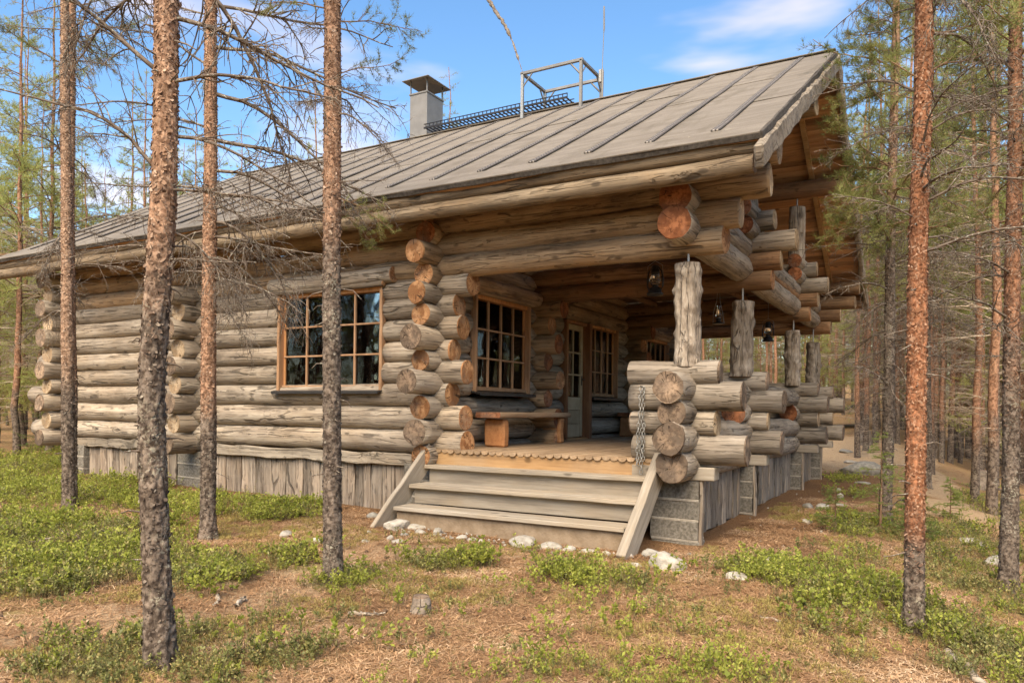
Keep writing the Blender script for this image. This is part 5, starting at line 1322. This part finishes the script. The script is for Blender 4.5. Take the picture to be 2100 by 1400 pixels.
ROCKS = [(-5.71, 5.43, .17, 'smooth oval pale stone alone on the path left of the middle pine', 'rock', .5), (-5.26, 5.38, .14, 'pale stone half hidden behind the straight pine', 'rock', .55),
         (-5.2, 6.57, .30, 'large flat pale stone at the left foot of the steps', 'rock', .5), (-5.05, 6.75, .24, 'broad pale stone just behind the flat one at the left foot of the steps', 'rock', .4),
         (-5.69, 7.05, .26, 'grey rounded stone against the left stringer of the steps', 'rock2', .6), (-5.95, 7.05, .2, 'low grey stone under the skirting left of the steps', 'rock2', .4),
         (-3.62, 6.55, .36, 'long pale stone in front of the middle of the steps', 'rock', .42), (-3.3, 6.55, .25, 'flat pale stone right of the long one before the steps', 'rock', .38),
         (-3.08, 6.5, .16, 'small jagged stone ending the row right of mid-steps', 'rock', .5), (-2.88, 6.5, .15, 'low stone near the right stringer', 'rock', .4), (-2.7, 6.5, .1, 'small round stone nearest the foot of the right stringer', 'rock', .6),
         (-2.05, 6.3, .32, 'big rough white stone right of the steps', 'rock', .6), (-2.3, 6.15, .17, 'sharp flat stone beside the big white one', 'rock', .35), (-2.33, 6.72, .17, 'mottled grey stone between steps and pier', 'rock2', .65), (-2.48, 6.55, .07, 'little pale stone by the stringer tip', 'rock', .7),
         (-1.33, 6.95, .22, 'pale stone among shrubs below the pier', 'rock', .45), (-1.42, 6.15, .22, 'half-buried stone in front of the right-hand shrubs', 'rock', .35), (-.78, 6.0, .13, 'small white stone deep in the right-hand shrubs', 'rock', .8),
         (-1.45, 11.3, .24, 'white stone on the bare soil along the porch side', 'rock', .45), (-1.62, 11.2, .2, 'grey stone next to the white one along the porch side', 'rock2', .55), (-1.42, 9.75, .2, 'pale stone nearest the porch skirting bank', 'rock', .4),
         (-1.28, 11.9, .18, 'flat white stone farther along the porch side', 'rock', .3), (-1.40, 12.9, .12, 'small upright white stone along the porch side', 'rock', .9), (-1.55, 14.0, .13, 'small bright stone past the upright one', 'rock', .6),
         (-1.45, 17.6, .9, 'big grey boulder sunk in the ground past the porch', 'rock2', .42), (-1.9, 19.6, .35, 'flat pale stone on the sandy clearing', 'rock', .25), (-2.2, 21.5, .4, 'flat grey stone far on the sandy clearing', 'rock2', .25), (-1.3, 15.8, .3, 'low flat stone in the moss before the boulder', 'rock2', .22),
         (-4.67, 6.58, .13, 'pointed pale stone in the gravel before the steps', 'rock', .8), (-4.83, 6.5, .13, 'rounded pale stone left of the pointed one', 'rock', .55), (-4.9, 6.3, .15, 'flat bluish-grey stone before the steps', 'rock2', .3),
         (-4.3, 6.48, .13, 'leftmost of three pale stones before the steps', 'rock', .5), (-4.15, 6.47, .1, 'middle of three pale stones before the steps', 'rock', .5), (-4.04, 6.45, .08, 'rightmost of three pale stones before the steps', 'rock', .6), (-4.45, 6.35, .1, 'low stone before the three pale ones', 'rock', .4),
         (-4.82, 5.98, .1, 'small round white stone on the litter', 'rock', .7), (-4.65, 5.88, .12, 'oval white stone nearest the path end', 'rock', .5), (-4.95, 5.75, .1, 'half-sunk pale stone by the path end', 'rock', .4), (-5.25, 6.16, .07, 'tiny pale stone below the flat stone', 'rock', .5), (-3.41, 6.3, .07, 'tiny white stone below the long stone', 'rock', .5),
         (.55, 9.3, .35, 'sunlit stone on the sandy bank at the right', 'rock', .4), (.35, 10.2, .3, 'pale stone higher on the sandy bank at the right', 'rock', .35), (.75, 8.5, .22, 'small stone low on the sandy bank at the right', 'rock', .45)]
for k, (x, y, w, lab, mt, fl_) in enumerate(ROCKS): rock(x, y, w, lab, 500 + k, mt, fl_)
peb = bpy.data.collections.new('pebble_kinds')
for k in range(4):
    o = rock(0, 0, .05, None, 600 + k, 'rock' if k % 2 else 'rock2', .55); C.objects.unlink(o); peb.objects.link(o); o.location = (0, 0, 0)
    for kk_ in list(o.keys()): del o[kk_]
n = 150; gx_ = np.concatenate([rng.uniform(-5.3, -2.6, 100), rng.uniform(-2.1, -.9, 50)]); gy_ = np.concatenate([6.5 + rng.normal(0, .1, 100), rng.uniform(6, 15, 50)])
scatter('gravel', np.stack([gx_, gy_, ground_h(gx_, gy_) + .006], 1), rng.uniform(0, 6.28, (n, 3)), rng.uniform(.25, 1.0, n), rng.integers(0, 4, n), peb, 'loose pebbles along the foot of the steps and porch')

con = bpy.data.collections.new('cone_kinds')
for k in range(2):
    prof = [(0, -.018)] + [(.0135 * math.sin(pi * (t_ + .12) / 1.3) * (1 + .28 * (q_ % 2)), -.018 + .04 * t_) for q_, t_ in enumerate(np.linspace(0.05, .97, 13))] + [(0, .022)]
    V, F = lathe(prof, 9); mesh_obj('cone_%d' % k, V, F, plain_mat('pine_cone_%d' % k, (.07, .04, .022), (.17, .105, .06), 60, .9), None, coll=con)
n = 260; cx_ = rng.uniform(-6, 1.5, n); cy_ = rng.uniform(2, 12, n); kk = ~((cx_ > -13.6) & (cx_ < -1.9) & (cy_ > 6.5)); cx_, cy_ = cx_[kk], cy_[kk]; n = len(cx_)
scatter('pine_cones', np.stack([cx_, cy_, ground_h(cx_, cy_) + .008], 1), np.stack([1.4 + rng.normal(0, .3, n), rng.normal(0, .3, n), rng.uniform(0, 6.28, n)], 1), rng.uniform(.7, 1.2, n), rng.integers(0, 2, n), con, 'dark fallen pine cones scattered over the litter')
def stick(pts, r0, r1, label, mat='stick', subs=0, seed=1):
    P = np.array(pts, float); t = np.linspace(0, len(P) - 1, 14); PP = np.stack([np.interp(t, range(len(P)), P[:, k]) for k in range(3)], 1) + .008 * np.random.default_rng(seed).normal(size=(14, 3)) * (r0 > .01)
    PP[:, 2] = ground_h(PP[:, 0], PP[:, 1]) + PP[:, 2]
    polys = [(PP, np.linspace(r0, r1, 14))]; lr = np.random.default_rng(seed)
    for s in range(subs):
        k = lr.integers(3, 12); d = rot_to((PP[k + 1] - PP[k]) / np.linalg.norm(PP[k + 1] - PP[k]), lr, .8); d[2] = abs(d[2]) * .3; polys.append((curve(PP[k], d, lr.uniform(.06, .18), 4, lr, .1), np.linspace(r0 * .5, r0 * .2, 5)))
    V, F = tubes(polys, 8); return tag(mesh_obj('stick', V, F, mat, None, smooth=True), label, 'stick', 'fallen sticks')
stick([(-4.18, 3.62, .015), (-4.12, 3.5, .02), (-4.03, 3.42, .01)], .016, .01, 'bleached forked stick on the footpath', subs=2, seed=3)
stick([(-4.32, 3.5, .012), (-4.22, 3.42, .02), (-4.2, 3.36, .01)], .012, .007, 'short pale stick lying beside the forked one', subs=1, seed=4)
stick([(-3.36, 3.76, .012), (-3.26, 3.82, .022), (-3.18, 3.9, .012)], .014, .008, 'pale curved stick near the straight pine', subs=1, seed=5)
stick([(.02, 5.45, .0), (.12, 5.15, .02), (.2, 4.95, .02), (.24, 4.75, -.01)], .03, .022, 'half-buried pale log in the corner below the orange pine', seed=6)
stick([(-1.05, 5.2, .0), (-.85, 5.1, .012), (-.68, 5.08, .0)], .012, .006, 'thin pale root lying across the litter before the shrubs', seed=7)
for k in range(7):
    a = FR.uniform(0, 6.28); stick([(-6.6 + FR.uniform(-.15, .15), 3.95 + FR.uniform(-.12, .12), .04 + .02 * k), (-6.6 + .3 * cos(a), 3.95 + .3 * sin(a), .1), (-6.6 + .5 * cos(a), 3.95 + .5 * sin(a), .05)], .008, .003,
          ('lowest', 'second lowest', 'third lowest', 'middle', 'third highest', 'second highest', 'topmost')[k] + ' dead twig of the small brush heap among the left shrubs', 'twig', 3, 20 + k)
def stump(x, y, r_, h, label):
    e = empty('stump', None, (x, y, gz(x, y))); tag(e, label, 'stump', 'old tree stumps')
    o = log('stump_body', (0, 0, -.05), (.01, 0, h), r_ * 1.25, r_ * .9, None, ('slab', 'end_g', 'end_g'), knots=2, gnarl=r_ * .18, ring=.03); lm = o.matrix_world.copy(); o.parent = e; o.matrix_basis = lm
stump(-3.02, 4.06, .055, .12, 'little weathered stump in the open litter'); stump(-1.9, 23.4, .16, .4, 'grey stump on the clearing past the porch'); stump(.68, 18.0, .17, .38, 'old stump on the bank among the right-hand pines')
def spruce(x, y, h, seed, label):
    e = empty('spruce_sapling', None, (x, y, gz(x, y))); tag(e, label, 'spruce', 'young spruces'); lr = np.random.default_rng(seed); polys = []; tips = []
    st_ = np.array([(0, 0, -.02), (.01, 0, h * .5), (0, .01, h)]); V, F = tubes([(st_, [.012 * h + .003, .007 * h + .002, .002])], 6); mesh_obj('trunk', V, F, 'livewood', e)
    for k in range(int(26 + 16 * h)):
        t = lr.uniform(.06, 1); z = h * t; L = h * .42 * (1.05 - t) * lr.uniform(.7, 1.15) + .03; a = lr.uniform(0, 2 * pi); c = curve((0, 0, z), (cos(a), sin(a), .1), L, 5, lr, .25, .07); polys.append((c, np.linspace(.004, .0015, 6))); tips.append(c)
        for q in range(4):
            kk = lr.integers(1, 5); d = rot_to((c[kk] - c[kk - 1]) / np.linalg.norm(c[kk] - c[kk - 1]), lr, .9); d[2] *= .3; c2 = curve(c[kk], d, L * .45, 3, lr, .1, .1); polys.append((c2, np.linspace(.0025, .001, 4))); tips.append(c2)
    V, F = tubes(polys, 3); mesh_obj('twigs', V, F, 'livewood', e)['kind'] = 'stuff'
    V, F = tufts(tips, lr, .016, 7, .018, .0035); mesh_obj('crown', V, F, 'spruce', e)
spruce(-.62, 9.75, 1.15, 1, 'young spruce at the foot of the dark-barked pine'); spruce(-.28, 9.4, .75, 2, 'small spruce between the dark pine and the orange pine'); spruce(.1, 12.2, .6, 3, 'tiny bright spruce right of the orange pine')
spruce(-16.3, 9.2, 2.3, 4, 'bright young spruce beyond the far corner of the cabin'); spruce(-1.05, 9.2, .55, 5, 'low spruce seedling nearest the porch skirting')
# dark lean-to in the trees past the porch
lt = empty('lean_to', None, (-3.3, 29.5, gz(-3.3, 29.5))); tag(lt, 'dark low lean-to roof standing among the far trees past the porch', 'shelter'); lt.rotation_euler = (0, 0, .2)
bx('roof_slab', (0, 0, .62), (2.0, 1.6, .09), 'feltedge', lt, (0, -.3, 0), .01)
for sx in (-.9, .9):
    for sy in (-.7, .7): bx('post', (sx, sy, .25 + .15 * (sx > 0)), (.1, .1, .7 + .3 * (sx > 0)), 'slab', lt, bev=.01)
for k in range(3): bx('wall_board', (-.95, 0, .1 + .16 * k), (.03, 1.5, .15), 'slab', lt, bev=.005)
